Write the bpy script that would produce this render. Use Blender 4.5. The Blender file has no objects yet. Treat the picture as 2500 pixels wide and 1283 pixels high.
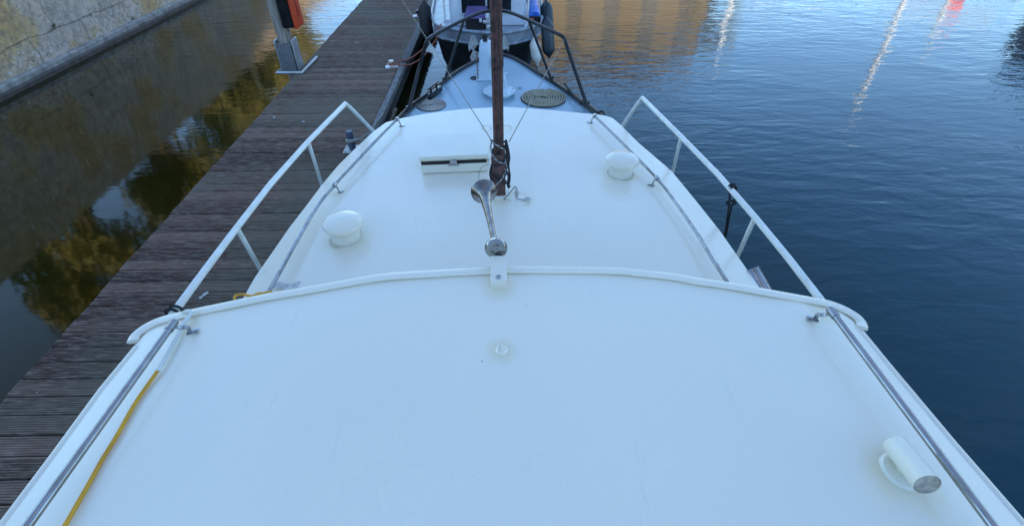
import bpy, bmesh, math, random
from mathutils import Vector, Matrix, noise
random.seed(7)
S = bpy.context.scene
COL = S.collection
R = math.radians
# ------------------------------------------------------------------ camera
FPX = 1200.0
PITCH = math.atan(1013/FPX)
YAW = math.atan(30*math.cos(PITCH)/FPX)
CAMP = Vector((0, 0, 3.45))
cd = bpy.data.cameras.new("camera"); cam = bpy.data.objects.new("camera", cd); COL.objects.link(cam)
cd.sensor_width = 36; cd.lens = FPX/2500*36; cd.clip_start = .05; cd.clip_end = 2000
cam.location = CAMP; cam.rotation_euler = (math.pi/2-PITCH, 0, -YAW)
S.camera = cam
# ------------------------------------------------------------------ sky, sun, exposure
SUN_EL = R(14); SUN_AZ = math.atan2(.30, -.95)       # azimuth from +Y towards +X
w = bpy.data.worlds.new("World"); S.world = w; w.use_nodes = True
nt = w.node_tree; bg = nt.nodes["Background"]
sky = nt.nodes.new("ShaderNodeTexSky"); sky.sky_type = 'NISHITA'; sky.sun_disc = False
sky.sun_elevation = SUN_EL; sky.sun_rotation = SUN_AZ; sky.altitude = 10; sky.air_density = .9; sky.dust_density = 0; sky.ozone_density = 3.0
wtc = nt.nodes.new("ShaderNodeTexCoord"); wmp = nt.nodes.new("ShaderNodeMapping"); wmp.inputs["Scale"].default_value = (1.0, 3.2, 2.0); wmp.inputs["Rotation"].default_value = (0, 0, R(35))
wno = nt.nodes.new("ShaderNodeTexNoise"); wno.inputs["Scale"].default_value = 1.6; wno.inputs["Detail"].default_value = 6; nt.links.new(wtc.outputs["Generated"], wmp.inputs[0]); nt.links.new(wmp.outputs[0], wno.inputs[0])
wr = nt.nodes.new("ShaderNodeMapRange"); wr.inputs[1].default_value = .45; wr.inputs[2].default_value = .68; wr.inputs[4].default_value = .5; nt.links.new(wno.outputs[0], wr.inputs[0])
wse = nt.nodes.new("ShaderNodeSeparateXYZ"); nt.links.new(wtc.outputs["Generated"], wse.inputs[0])
wel = nt.nodes.new("ShaderNodeMapRange"); wel.inputs[1].default_value = .45; wel.inputs[2].default_value = .8; nt.links.new(wse.outputs[2], wel.inputs[0])
wmu = nt.nodes.new("ShaderNodeMath"); wmu.operation = 'MULTIPLY'; nt.links.new(wr.outputs[0], wmu.inputs[0]); nt.links.new(wel.outputs[0], wmu.inputs[1])
wmx = nt.nodes.new("ShaderNodeMix"); wmx.data_type = 'RGBA'; nt.links.new(wmu.outputs[0], wmx.inputs[0]); nt.links.new(sky.outputs[0], wmx.inputs[6]); wmx.inputs[7].default_value = (1.9, 1.8, 1.9, 1)
nt.links.new(wmx.outputs[2], bg.inputs[0]); bg.inputs[1].default_value = .15
sl = bpy.data.lights.new("sun", 'SUN'); sl.energy = 4; sl.angle = R(.5); sl.color = (1, .86, .66)
so = bpy.data.objects.new("sun", sl); COL.objects.link(so)
sd = Vector((math.sin(SUN_AZ)*math.cos(SUN_EL), math.cos(SUN_AZ)*math.cos(SUN_EL), math.sin(SUN_EL)))
so.rotation_euler = sd.to_track_quat('Z', 'Y').to_euler(); so.location = (0, -10, 30)
S.view_settings.view_transform = 'Standard'; S.view_settings.look = 'None'; S.view_settings.gamma = 1
S.view_settings.exposure = 1.95
# ------------------------------------------------------------------ pixel of the photo -> point at a known height / depth
F0 = Vector((math.sin(YAW), math.cos(YAW), 0)); RT = Vector((math.cos(YAW), -math.sin(YAW), 0)); ZZ = Vector((0, 0, 1))
FW = F0*math.cos(PITCH)-ZZ*math.sin(PITCH); UP = F0*math.sin(PITCH)+ZZ*math.cos(PITCH)
def ray(x, y): return (FW*FPX+RT*(x-1250)-UP*(y-641.5)).normalized()
def at(x, y, z):
    d = ray(x, y); return CAMP+d*((z-CAMP.z)/d.z)
def atY(x, y, Y):
    d = ray(x, y); return CAMP+d*(Y/d.y)
def on(x, y, zf, dz=0):
    z = zf(0, 2)+dz
    for _ in range(12):
        p = at(x, y, z); z = zf(p.x, p.y)+dz
    return p
# ------------------------------------------------------------------ mesh helpers
def BM(): return bmesh.new()
def tube(bm, pts, r, n=8, closed=False, caps=True, rf=None, flat=None):
    pts = [Vector(p) for p in pts]; N = len(pts)
    uvl = bm.loops.layers.uv.verify()
    def tan(i):
        a = pts[(i-1) % N] if (closed or i > 0) else pts[0]; b = pts[(i+1) % N] if (closed or i < N-1) else pts[-1]
        t = b-a
        return t.normalized() if t.length > 1e-9 else Vector((0, 0, 1))
    t0 = tan(0); u = Vector((0, 0, 1)) if abs(t0.z) < .9 else Vector((1, 0, 0))
    u = (u-t0*u.dot(t0)).normalized(); rings = []; L = 0; ls = []
    for i in range(N):
        t = tan(i); u = (u-t*u.dot(t)).normalized(); v = t.cross(u)
        if flat: u = (Vector((0, 0, 1))-t*t.z).normalized(); v = t.cross(u)
        if i: L += (pts[i]-pts[i-1]).length
        ls.append(L); rr = r if rf is None else r*rf(i/(N-1), L)
        ru, rv = (flat[0], flat[1]) if flat else (rr, rr)
        rings.append([bm.verts.new(pts[i]+u*math.cos(2*math.pi*k/n)*ru+v*math.sin(2*math.pi*k/n)*rv) for k in range(n)])
    M = N if closed else N-1
    for i in range(M):
        a, b = rings[i], rings[(i+1) % N]; l0 = ls[i]; l1 = ls[i+1] if i+1 < N else ls[i]+(pts[0]-pts[-1]).length
        for k in range(n):
            f = bm.faces.new((a[k], a[(k+1) % n], b[(k+1) % n], b[k])); f.smooth = True
            for lp, uv in zip(f.loops, ((k/n, l0), ((k+1)/n, l0), ((k+1)/n, l1), (k/n, l1))): lp[uvl].uv = uv
    if caps and not closed:
        bm.faces.new(rings[0][::-1]); bm.faces.new(rings[-1])
def smooth_path(pts, sub=6, closed=False):
    pts = [Vector(p) for p in pts]; N = len(pts); out = []
    for i in range(N if closed else N-1):
        g = lambda k: pts[k % N] if closed else pts[min(max(k, 0), N-1)]
        p0, p1, p2, p3 = g(i-1), g(i), g(i+1), g(i+2)
        for s in range(sub):
            t = s/sub
            out.append(.5*((2*p1)+(p2-p0)*t+(2*p0-5*p1+4*p2-p3)*t*t+(3*p1-p0-3*p2+p3)*t**3))
    if not closed: out.append(pts[-1])
    return out
def lathe(bm, prof, n=24, mat=Matrix(), caps=True):
    rings = []
    for (r, z) in prof:
        rings.append([bm.verts.new(mat @ Vector((r*math.cos(2*math.pi*k/n), r*math.sin(2*math.pi*k/n), z))) for k in range(n)])
    for a, b in zip(rings, rings[1:]):
        for k in range(n):
            bm.faces.new((a[k], a[(k+1) % n], b[(k+1) % n], b[k])).smooth = True
    if caps:
        if prof[0][0] > 1e-4: bm.faces.new(rings[0][::-1])
        if prof[-1][0] > 1e-4: bm.faces.new(rings[-1])
def box(bm, c, s, rz=0, bev=0, rot=None, seg=2):
    m = Matrix.Translation(Vector(c)) @ (rot.to_4x4() if rot is not None else Matrix.Rotation(rz, 4, 'Z')) @ Matrix.Diagonal((s[0], s[1], s[2], 1))
    r = bmesh.ops.create_cube(bm, size=1, matrix=m)
    if bev:
        es = list({e for v in r['verts'] for e in v.link_edges})
        bmesh.ops.bevel(bm, geom=es, offset=bev, segments=seg, affect='EDGES', profile=.6)
def prism(bm, poly, z0, z1):
    """poly: plan outline; z0/z1: numbers or functions of the point"""
    f = lambda q, z: z(q) if callable(z) else z
    a = [bm.verts.new((p[0], p[1], f(p, z0))) for p in poly]; b = [bm.verts.new((p[0], p[1], f(p, z1))) for p in poly]
    bm.faces.new(a[::-1]); bm.faces.new(b)
    for i in range(len(poly)):
        j = (i+1) % len(poly); bm.faces.new((a[i], a[j], b[j], b[i]))
def beam(bm, a, b, sx, sz, bev=0):
    a, b = Vector(a), Vector(b); d = b-a
    q = d.to_track_quat('Y', 'Z').to_matrix()
    box(bm, (a+b)/2, (sx, d.length, sz), rot=q, bev=bev)
def link(name, bm, m, parent=None, sharp=35, smooth=True):
    bmesh.ops.recalc_face_normals(bm, faces=bm.faces)
    me = bpy.data.meshes.new(name); bm.to_mesh(me); bm.free()
    if smooth:
        me.shade_smooth(); me.set_sharp_from_angle(angle=R(sharp))
    else: me.shade_flat()
    me.materials.append(m)
    o = bpy.data.objects.new(name, me); COL.objects.link(o)
    if parent is not None:
        o.parent = parent
        root = parent; off = Vector((0, 0, 0))
        while root is not None: off = off+root.location; root = root.parent
        me.transform(Matrix.Translation(-off))
    return o
def thing(name, label, cat, loc=(0, 0, 0), group=None):
    o = bpy.data.objects.new(name, None); COL.objects.link(o); o.location = loc; o.empty_display_size = .2
    o['label'] = label; o['category'] = cat
    if group: o['group'] = group
    return o
def tag(o, label, cat, group=None, kind=None):
    o['label'] = label; o['category'] = cat
    if group: o['group'] = group
    if kind: o['kind'] = kind
    return o
def struct(o): o['kind'] = 'structure'; return o
# ------------------------------------------------------------------ materials
def new_mat(name):
    m = bpy.data.materials.new(name); m.use_nodes = True
    n = m.node_tree; return m, n, n.nodes["Principled BSDF"]
def nd(n, t, **k):
    x = n.nodes.new(t)
    for a, b in k.items():
        if a.startswith('i_'): x.inputs[a[2:].replace('_', ' ')].default_value = b
        else: setattr(x, a, b)
    return x
def ramp(n, src, stops):
    r = nd(n, "ShaderNodeValToRGB"); n.links.new(src, r.inputs[0]); e = r.color_ramp.elements
    e[0].position, e[0].color = stops[0][0], (*stops[0][1], 1); e[1].position, e[1].color = stops[-1][0], (*stops[-1][1], 1)
    for p, c in stops[1:-1]:
        q = e.new(p); q.color = (*c, 1)
    return r.outputs[0]
G = lambda v: (v, v, v)
def mixc(n, fac, a, b):
    m = nd(n, "ShaderNodeMix", data_type='RGBA')
    for s, v in ((0, fac), (6, a), (7, b)):
        if hasattr(v, 'is_output'): n.links.new(v, m.inputs[s])
        else: m.inputs[s].default_value = v if s == 0 else (*v, 1)
    return m.outputs[2]
def bump(n, b, src, strength, dist=.01):
    x = nd(n, "ShaderNodeBump"); x.inputs["Strength"].default_value = strength; x.inputs["Distance"].default_value = dist
    n.links.new(src, x.inputs["Height"]); n.links.new(x.outputs[0], b.inputs["Normal"]); return x
def mat(name, c1, c2=None, scale=8, rough=.5, metal=0, bmp=0, bdist=.004, bscale=None, spec=.5, detail=5, coat=0, rvar=0, stretch=None, lo=.35, hi=.65):
    m, n, b = new_mat(name); b.inputs["Metallic"].default_value = metal; b.inputs["Roughness"].default_value = rough
    b.inputs["Specular IOR Level"].default_value = spec; b.inputs["Coat Weight"].default_value = coat; b.inputs["Coat Roughness"].default_value = .1
    tc = nd(n, "ShaderNodeTexCoord"); co = tc.outputs["Object"]
    if stretch:
        mp = nd(n, "ShaderNodeMapping"); mp.inputs["Scale"].default_value = stretch; n.links.new(co, mp.inputs[0]); co = mp.outputs[0]
    ns = nd(n, "ShaderNodeTexNoise"); ns.inputs["Scale"].default_value = scale; ns.inputs["Detail"].default_value = detail; n.links.new(co, ns.inputs[0])
    c2 = c2 or tuple(v*.85 for v in c1)
    n.links.new(ramp(n, ns.outputs[0], [(lo, c1), (hi, c2)]), b.inputs["Base Color"])
    if rvar: n.links.new(ramp(n, ns.outputs[0], [(.3, G(max(0, rough-rvar))), (.7, G(rough+rvar))]), b.inputs["Roughness"])
    if bmp:
        n2 = nd(n, "ShaderNodeTexNoise"); n2.inputs["Scale"].default_value = bscale or scale*4; n2.inputs["Detail"].default_value = 4; n.links.new(co, n2.inputs[0])
        bump(n, b, n2.outputs[0], bmp, bdist)
    return m
def paint_mat(name, base, rough=.27, chips=True, stain=(.62, .60, .48), rings=()):
    """brushed gloss paint: slow unevenness, faint brush marks, dull dirt film, tiny chips"""
    m, n, b = new_mat(name); tc = nd(n, "ShaderNodeTexCoord"); co = tc.outputs["Object"]
    n1 = nd(n, "ShaderNodeTexNoise", i_Scale=1.1, i_Detail=1.5); n.links.new(co, n1.inputs[0])
    n3 = nd(n, "ShaderNodeTexNoise", i_Scale=2.6, i_Detail=4.0, i_Roughness=.5); n.links.new(co, n3.inputs[0])
    c = mixc(n, ramp(n, n1.outputs[0], [(.2, G(0)), (.8, G(.7))]), base, tuple(v*.86 for v in base))
    c = mixc(n, ramp(n, n3.outputs[0], [(.2, G(0)), (.9, G(.12))]), c, stain)
    dust = nd(n, "ShaderNodeTexNoise", i_Scale=170.0, i_Detail=2.0); n.links.new(co, dust.inputs[0])
    c = mixc(n, ramp(n, dust.outputs[0], [(.3, G(0)), (.7, G(.14))]), c, tuple(v*.72 for v in base))
    scf = nd(n, "ShaderNodeMapping"); scf.inputs["Scale"].default_value = (22, 2.0, 6); scf.inputs["Rotation"].default_value = (0, 0, .5); n.links.new(co, scf.inputs[0])
    sct = nd(n, "ShaderNodeTexNoise", i_Scale=1.4, i_Detail=6.0, i_Roughness=.7); n.links.new(scf.outputs[0], sct.inputs[0])
    c = mixc(n, ramp(n, sct.outputs[0], [(.60, G(0)), (.76, G(.28))]), c, (.60, .60, .54))
    for (sx, sy, ra) in rings:      # dirt stain round each fitting, a ragged ring that also paints in contact shade
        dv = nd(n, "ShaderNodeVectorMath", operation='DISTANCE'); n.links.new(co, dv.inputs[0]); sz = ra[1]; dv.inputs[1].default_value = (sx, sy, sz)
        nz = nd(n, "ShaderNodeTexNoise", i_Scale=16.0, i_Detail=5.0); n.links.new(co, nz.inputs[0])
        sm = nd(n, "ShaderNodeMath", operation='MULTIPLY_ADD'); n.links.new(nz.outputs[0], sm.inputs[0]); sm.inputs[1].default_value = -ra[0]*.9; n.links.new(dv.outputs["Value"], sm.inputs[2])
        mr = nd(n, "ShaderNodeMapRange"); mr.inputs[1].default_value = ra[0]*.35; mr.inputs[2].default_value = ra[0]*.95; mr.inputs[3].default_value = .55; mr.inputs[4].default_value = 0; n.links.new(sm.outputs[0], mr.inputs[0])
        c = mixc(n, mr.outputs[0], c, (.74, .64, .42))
    if chips:
        vo = nd(n, "ShaderNodeTexVoronoi", i_Scale=3.3, i_Randomness=1.0); n.links.new(co, vo.inputs[0])
        nw = nd(n, "ShaderNodeTexNoise", i_Scale=60.0); n.links.new(co, nw.inputs[0])
        ad = nd(n, "ShaderNodeMath", operation='MULTIPLY_ADD'); n.links.new(nw.outputs[0], ad.inputs[0]); ad.inputs[1].default_value = .022; n.links.new(vo.outputs["Distance"], ad.inputs[2])
        # a few cells only: threshold on the cell's own colour
        sep = nd(n, "ShaderNodeSeparateColor"); n.links.new(vo.outputs["Color"], sep.inputs[0])
        keep = nd(n, "ShaderNodeMath", operation='GREATER_THAN'); n.links.new(sep.outputs[0], keep.inputs[0]); keep.inputs[1].default_value = .3
        spot = nd(n, "ShaderNodeMath", operation='LESS_THAN'); n.links.new(ad.outputs[0], spot.inputs[0]); spot.inputs[1].default_value = .018
        mu = nd(n, "ShaderNodeMath", operation='MULTIPLY'); n.links.new(keep.outputs[0], mu.inputs[0]); n.links.new(spot.outputs[0], mu.inputs[1])
        c = mixc(n, mu.outputs[0], c, (.16, .14, .12))
    n.links.new(c, b.inputs["Base Color"]); b.inputs["Coat Weight"].default_value = .3; b.inputs["Coat Roughness"].default_value = .09
    n.links.new(ramp(n, n3.outputs[0], [(.05, G(rough-.10)), (.95, G(rough+.18))]), b.inputs["Roughness"])
    mp = nd(n, "ShaderNodeMapping"); mp.inputs["Scale"].default_value = (30, 4, 30); n.links.new(co, mp.inputs[0])
    n2 = nd(n, "ShaderNodeTexNoise", i_Scale=1.5, i_Detail=3.0); n.links.new(mp.outputs[0], n2.inputs[0])
    n4 = nd(n, "ShaderNodeTexNoise", i_Scale=2.2, i_Detail=2.0); n.links.new(co, n4.inputs[0])
    b1 = nd(n, "ShaderNodeBump", i_Strength=.05, i_Distance=.004); n.links.new(n2.outputs[0], b1.inputs["Height"])
    b2 = nd(n, "ShaderNodeBump", i_Strength=.25, i_Distance=.02); n.links.new(n4.outputs[0], b2.inputs["Height"]); n.links.new(b1.outputs[0], b2.inputs["Normal"])
    n.links.new(b2.outputs[0], b.inputs["Normal"])
    return m
M = {}
M['white'] = paint_mat('white gloss paint', (.87, .79, .63))
M['cream'] = paint_mat('cream painted metal', (.84, .79, .64), .35, False, (.55, .46, .30))
M['deck'] = paint_mat('light blue deck paint', (.28, .42, .50), .42, True, (.36, .44, .47))
M['winch'] = paint_mat('pale blue worn paint', (.50, .63, .70), .42, True, (.45, .42, .36))
M['tubewhite'] = mat('white painted tube', (.80, .80, .74), (.70, .70, .62), 14, .33, bmp=.2, bdist=.001)
M['steel'] = mat('stainless steel', (.44, .44, .44), (.32, .315, .30), 20, .13, 1, rvar=.05)
M['steeldull'] = mat('galvanised steel', (.56, .55, .53), (.42, .41, .39), 9, .45, .5, bmp=.2, bdist=.001)
M['nickel'] = mat('tarnished nickel', (.27, .25, .235), (.17, .15, .14), 30, .24, 1, rvar=.06)
M['black'] = mat('black gloss paint', (.007, .007, .008), (.018, .018, .02), 12, .30, spec=.35, bmp=.2, bdist=.001)
M['blackrub'] = mat('black rubber', (.014, .014, .015), (.03, .03, .03), 30, .6, bmp=.3, bdist=.002)
M['dark'] = mat('dark interior', (.01, .01, .01), (.015, .014, .012), 10, .8)
M['glass'] = mat('dark window glass', (.012, .016, .022), (.02, .024, .03), 3, .06)
M['pane'] = mat('dull far window', (.03, .035, .04), (.05, .055, .06), 3, .5, spec=.2)
M['hull'] = mat('black hull paint', (.012, .013, .016), (.03, .032, .035), 5, .3, bmp=.2)
M['yellow'] = mat('yellow cable sheath', (.74, .36, .015), (.58, .27, .012), 12, .42)
M['whitecable'] = mat('white hose', (.75, .75, .70), (.66, .66, .58), 25, .4)
M['pile'] = mat('weathered pile wood', (.50, .42, .33), (.24, .19, .15), 9, .8, bmp=.8, bdist=.01, bscale=14, stretch=(7, 7, .6))
M['beamwood'] = mat('weathered grey timber', (.25, .25, .24), (.10, .10, .10), 8, .8, bmp=.6, bdist=.006, stretch=(5, .7, 5))
M['darkwood'] = mat('tarred timber', (.035, .032, .034), (.07, .065, .06), 8, .6, bmp=.5, bdist=.006, stretch=(5, .7, 5))
M['orange'] = mat('orange plastic', (.72, .08, .02), (.58, .06, .02), 14, .45, bmp=.1)
M['purple'] = mat('purple cover cloth', (.13, .09, .22), (.09, .06, .16), 7, .75, bmp=.4)
M['bluebag'] = mat('blue plastic sheet', (.02, .16, .62), (.015, .10, .45), 9, .35, bmp=.6, bdist=.01)
M['boatgrey'] = mat('grey blue hull paint', (.34, .38, .44), (.22, .22, .25), 4, .35, bmp=.3)
M['boatwhite'] = mat('white cabin paint', (.70, .73, .76), (.60, .63, .66), 3, .4)
M['fenderwhite'] = mat('dirty white fender', (.70, .68, .60), (.42, .38, .28), 7, .5, bmp=.2, lo=.45, hi=.8)
M['fenderdark'] = mat('dark teal fender', (.030, .050, .058), (.018, .028, .034), 9, .45, bmp=.2)
M['rag'] = mat('pale torn cloth', (.52, .54, .52), (.36, .36, .32), 20, .9, bmp=.5)
M['chain'] = mat('rusty chain', (.22, .16, .12), (.10, .07, .05), 40, .6, .5)
M['bollardblue'] = mat('blue painted steel', (.10, .14, .19), (.05, .065, .09), 18, .4, bmp=.3)
M['redcap'] = mat('red plastic cap', (.35, .05, .04), (.3, .04, .03), 10, .4)
M['tape'] = mat('brittle clear tape', (.62, .62, .58), (.45, .42, .36), 30, .35, bmp=.6)
M['wire'] = mat('wire rope', (.16, .17, .15), (.10, .11, .09), 60, .5, .3)
M['dropping'] = mat('dried gull dropping', (.55, .57, .54), (.40, .42, .40), 40, .9)
M['leafgold'] = mat('golden leaves', (.27, .225, .07), (.14, .145, .06), .6, .6)
M['leafgreen'] = mat('dark green leaves', (.05, .09, .03), (.08, .12, .04), 3, .6)
M['bark'] = mat('bark', (.10, .08, .06), (.05, .04, .03), 6, .9, bmp=.6)
M['pave'] = mat('stone paving', (.28, .27, .25), (.20, .19, .18), 2, .85, bmp=.4)
M['mud'] = mat('canal bed mud', (.05, .045, .03), (.03, .03, .02), .5, .9)
def rust_mat():
    m, n, b = new_mat('rusty brown steel'); co = nd(n, "ShaderNodeTexCoord").outputs["Object"]
    a = nd(n, "ShaderNodeTexNoise", i_Scale=28.0, i_Detail=8.0, i_Roughness=.7); n.links.new(co, a.inputs[0])
    n.links.new(ramp(n, a.outputs[0], [(.34, (.025, .013, .012)), (.48, (.095, .047, .040)), (.70, (.19, .075, .055))]), b.inputs["Base Color"])
    b.inputs["Roughness"].default_value = .6
    v = nd(n, "ShaderNodeTexNoise", i_Scale=95.0, i_Detail=3.0); n.links.new(co, v.inputs[0]); bump(n, b, v.outputs[0], .7, .004)
    return m
M['rust'] = rust_mat()
def rope_mat(name, c1, c2, pitch, dirt=None):
    m, n, b = new_mat(name); tc = nd(n, "ShaderNodeTexCoord"); sp = nd(n, "ShaderNodeSeparateXYZ"); n.links.new(tc.outputs["UV"], sp.inputs[0])
    a = nd(n, "ShaderNodeMath", operation='MULTIPLY'); n.links.new(sp.outputs[1], a.inputs[0]); a.inputs[1].default_value = 1/pitch
    s = nd(n, "ShaderNodeMath", operation='ADD'); n.links.new(a.outputs[0], s.inputs[0]); n.links.new(sp.outputs[0], s.inputs[1])
    k = nd(n, "ShaderNodeMath", operation='MULTIPLY'); n.links.new(s.outputs[0], k.inputs[0]); k.inputs[1].default_value = math.pi*2
    c = nd(n, "ShaderNodeMath", operation='SINE'); n.links.new(k.outputs[0], c.inputs[0])
    h = nd(n, "ShaderNodeMath", operation='MULTIPLY_ADD'); n.links.new(c.outputs[0], h.inputs[0]); h.inputs[1].default_value = .5; h.inputs[2].default_value = .5
    cc = mixc(n, h.outputs[0], c2, c1)
    if dirt:
        ns = nd(n, "ShaderNodeTexNoise", i_Scale=9.0, i_Detail=5.0); n.links.new(tc.outputs["Object"], ns.inputs[0])
        cc = mixc(n, ramp(n, ns.outputs[0], [(.4, G(0)), (.62, G(.85))]), cc, dirt)
    n.links.new(cc, b.inputs["Base Color"]); b.inputs["Roughness"].default_value = .85; bump(n, b, h.outputs[0], .8, .004)
    return m
M['ropebeige'] = rope_mat('beige laid rope', (.62, .56, .48), (.22, .19, .17), .016)
M['ropegreen'] = rope_mat('green grey mossy rope', (.50, .43, .32), (.17, .15, .11), .03, (.27, .25, .15))
M['ropeblack'] = rope_mat('black braided rope', (.020, .022, .024), (.006, .006, .006), .012)
M['ropedark'] = rope_mat('dark grey rope', (.06, .065, .06), (.02, .02, .02), .02)
M['ropered'] = rope_mat('faded red rope', (.50, .17, .11), (.30, .09, .06), .02)
M['ropewhite'] = rope_mat('off white rope', (.55, .54, .48), (.30, .29, .25), .02)
M['webbing'] = rope_mat('striped black and white webbing', (.03, .026, .026), (.012, .011, .012), .09)
M['webwhite'] = rope_mat('grey and white cord', (.40, .40, .40), (.10, .10, .10), .03)
M['ropedirt'] = rope_mat('dirty brown rope', (.16, .13, .09), (.06, .05, .03), .03)
def water_mat():
    m, n, b = new_mat('canal water'); co = nd(n, "ShaderNodeTexCoord").outputs["Object"]
    big = nd(n, "ShaderNodeTexNoise", i_Scale=.35, i_Detail=3.0); n.links.new(co, big.inputs[0])
    sp = nd(n, "ShaderNodeSeparateXYZ"); n.links.new(co, sp.inputs[0])
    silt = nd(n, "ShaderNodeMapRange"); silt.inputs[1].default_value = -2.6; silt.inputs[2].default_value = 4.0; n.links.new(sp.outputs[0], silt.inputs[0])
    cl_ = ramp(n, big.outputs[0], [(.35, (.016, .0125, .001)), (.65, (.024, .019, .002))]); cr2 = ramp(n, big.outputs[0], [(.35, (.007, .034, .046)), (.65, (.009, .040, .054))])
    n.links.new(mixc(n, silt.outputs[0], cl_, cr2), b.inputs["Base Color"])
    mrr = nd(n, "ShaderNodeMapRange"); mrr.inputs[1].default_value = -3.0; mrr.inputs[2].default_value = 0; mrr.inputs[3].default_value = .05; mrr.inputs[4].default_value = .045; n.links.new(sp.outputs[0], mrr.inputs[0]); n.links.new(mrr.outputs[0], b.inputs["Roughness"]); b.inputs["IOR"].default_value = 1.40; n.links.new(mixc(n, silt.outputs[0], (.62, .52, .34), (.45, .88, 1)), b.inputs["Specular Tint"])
    def wave(scale, rot, st, detail, dist):
        mp = nd(n, "ShaderNodeMapping"); mp.inputs["Scale"].default_value = st; mp.inputs["Rotation"].default_value = (0, 0, R(rot)); n.links.new(co, mp.inputs[0])
        x = nd(n, "ShaderNodeTexNoise", i_Scale=scale, i_Detail=detail, i_Roughness=.5, i_Distortion=dist); n.links.new(mp.outputs[0], x.inputs[0]); return x.outputs[0]
    a = wave(1.7, -24, (1, 2.8, 1), 3, .4); c = wave(6.0, -14, (1, 2.4, 1), 2, .3); d = wave(.45, 40, (1, 1.8, 1), 2, .2)
    # calm in the narrow basin left of the pontoon, livelier in the open water on the right and further out
    mrx = nd(n, "ShaderNodeMapRange"); mrx.inputs[1].default_value = -3.2; mrx.inputs[2].default_value = 3.0; mrx.inputs[3].default_value = .0; mrx.inputs[4].default_value = 1.0; n.links.new(sp.outputs[0], mrx.inputs[0])
    mry = nd(n, "ShaderNodeMapRange"); mry.inputs[1].default_value = 5; mry.inputs[2].default_value = 15; mry.inputs[3].default_value = .07; mry.inputs[4].default_value = .75; n.links.new(sp.outputs[1], mry.inputs[0])
    mx = nd(n, "ShaderNodeMath", operation='MAXIMUM'); n.links.new(mrx.outputs[0], mx.inputs[0]); n.links.new(mry.outputs[0], mx.inputs[1])
    s1 = nd(n, "ShaderNodeMath", operation='MULTIPLY_ADD'); n.links.new(c, s1.inputs[0]); s1.inputs[1].default_value = .16; n.links.new(a, s1.inputs[2])
    s2 = nd(n, "ShaderNodeMath", operation='MULTIPLY_ADD'); n.links.new(d, s2.inputs[0]); s2.inputs[1].default_value = 1.2; n.links.new(s1.outputs[0], s2.inputs[2])
    h = nd(n, "ShaderNodeMath", operation='MULTIPLY'); n.links.new(s2.outputs[0], h.inputs[0]); n.links.new(mx.outputs[0], h.inputs[1])
    gu = nd(n, "ShaderNodeTexNoise", i_Scale=.16, i_Detail=2.0); n.links.new(co, gu.inputs[0])
    gm = nd(n, "ShaderNodeMapRange"); gm.inputs[1].default_value = .35; gm.inputs[2].default_value = .65; gm.inputs[3].default_value = .45; gm.inputs[4].default_value = 1.35; n.links.new(gu.outputs[0], gm.inputs[0])
    h2 = nd(n, "ShaderNodeMath", operation='MULTIPLY'); n.links.new(h.outputs[0], h2.inputs[0]); n.links.new(gm.outputs[0], h2.inputs[1]); h = h2
    bump(n, b, h.outputs[0], 1, .013)
    return m
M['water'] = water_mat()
def plank_mat():
    m, n, b = new_mat('weathered decking'); tc = nd(n, "ShaderNodeTexCoord"); sp = nd(n, "ShaderNodeSeparateXYZ"); n.links.new(tc.outputs["Object"], sp.inputs[0])
    q = nd(n, "ShaderNodeMath", operation='DIVIDE'); n.links.new(sp.outputs[1], q.inputs[0]); q.inputs[1].default_value = .1545
    fl = nd(n, "ShaderNodeMath", operation='FLOOR'); n.links.new(q.outputs[0], fl.inputs[0])
    wn = nd(n, "ShaderNodeTexWhiteNoise", noise_dimensions='1D'); n.links.new(fl.outputs[0], wn.inputs["W"])
    col = ramp(n, wn.outputs["Value"], [(0, (.062, .032, .022)), (.5, (.120, .066, .045)), (1, (.215, .128, .090))])
    mp = nd(n, "ShaderNodeMapping"); mp.inputs["Scale"].default_value = (2.5, 26, 1); n.links.new(tc.outputs["Object"], mp.inputs[0])
    g = nd(n, "ShaderNodeTexNoise", i_Scale=2.4, i_Detail=8.0, i_Roughness=.7); n.links.new(mp.outputs[0], g.inputs[0])
    col = mixc(n, ramp(n, g.outputs[0], [(.46, G(0)), (.66, G(.8))]), col, (.38, .29, .22))
    g2 = nd(n, "ShaderNodeTexNoise", i_Scale=.9, i_Detail=4.0); n.links.new(tc.outputs["Object"], g2.inputs[0])
    col = mixc(n, ramp(n, g2.outputs[0], [(.45, G(0)), (.62, G(.55))]), col, (.17, .16, .11))
    v = nd(n, "ShaderNodeTexVoronoi", i_Scale=14.0); n.links.new(tc.outputs["Object"], v.inputs[0])
    sc = nd(n, "ShaderNodeSeparateColor"); n.links.new(v.outputs["Color"], sc.inputs[0])
    k = nd(n, "ShaderNodeMath", operation='GREATER_THAN'); n.links.new(sc.outputs[0], k.inputs[0]); k.inputs[1].default_value = .88
    l = nd(n, "ShaderNodeMath", operation='LESS_THAN'); n.links.new(v.outputs["Distance"], l.inputs[0]); l.inputs[1].default_value = .10
    mu = nd(n, "ShaderNodeMath", operation='MULTIPLY'); n.links.new(k.outputs[0], mu.inputs[0]); n.links.new(l.outputs[0], mu.inputs[1])
    mu2 = nd(n, "ShaderNodeMath", operation='MULTIPLY'); n.links.new(mu.outputs[0], mu2.inputs[0]); mu2.inputs[1].default_value = .75
    col = mixc(n, mu2.outputs[0], col, (.38, .38, .36))
    n.links.new(col, b.inputs["Base Color"]); b.inputs["Roughness"].default_value = .7; b.inputs["Specular IOR Level"].default_value = .25; bump(n, b, g.outputs[0], .6, .004)
    return m
M['plank'] = plank_mat()
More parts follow.
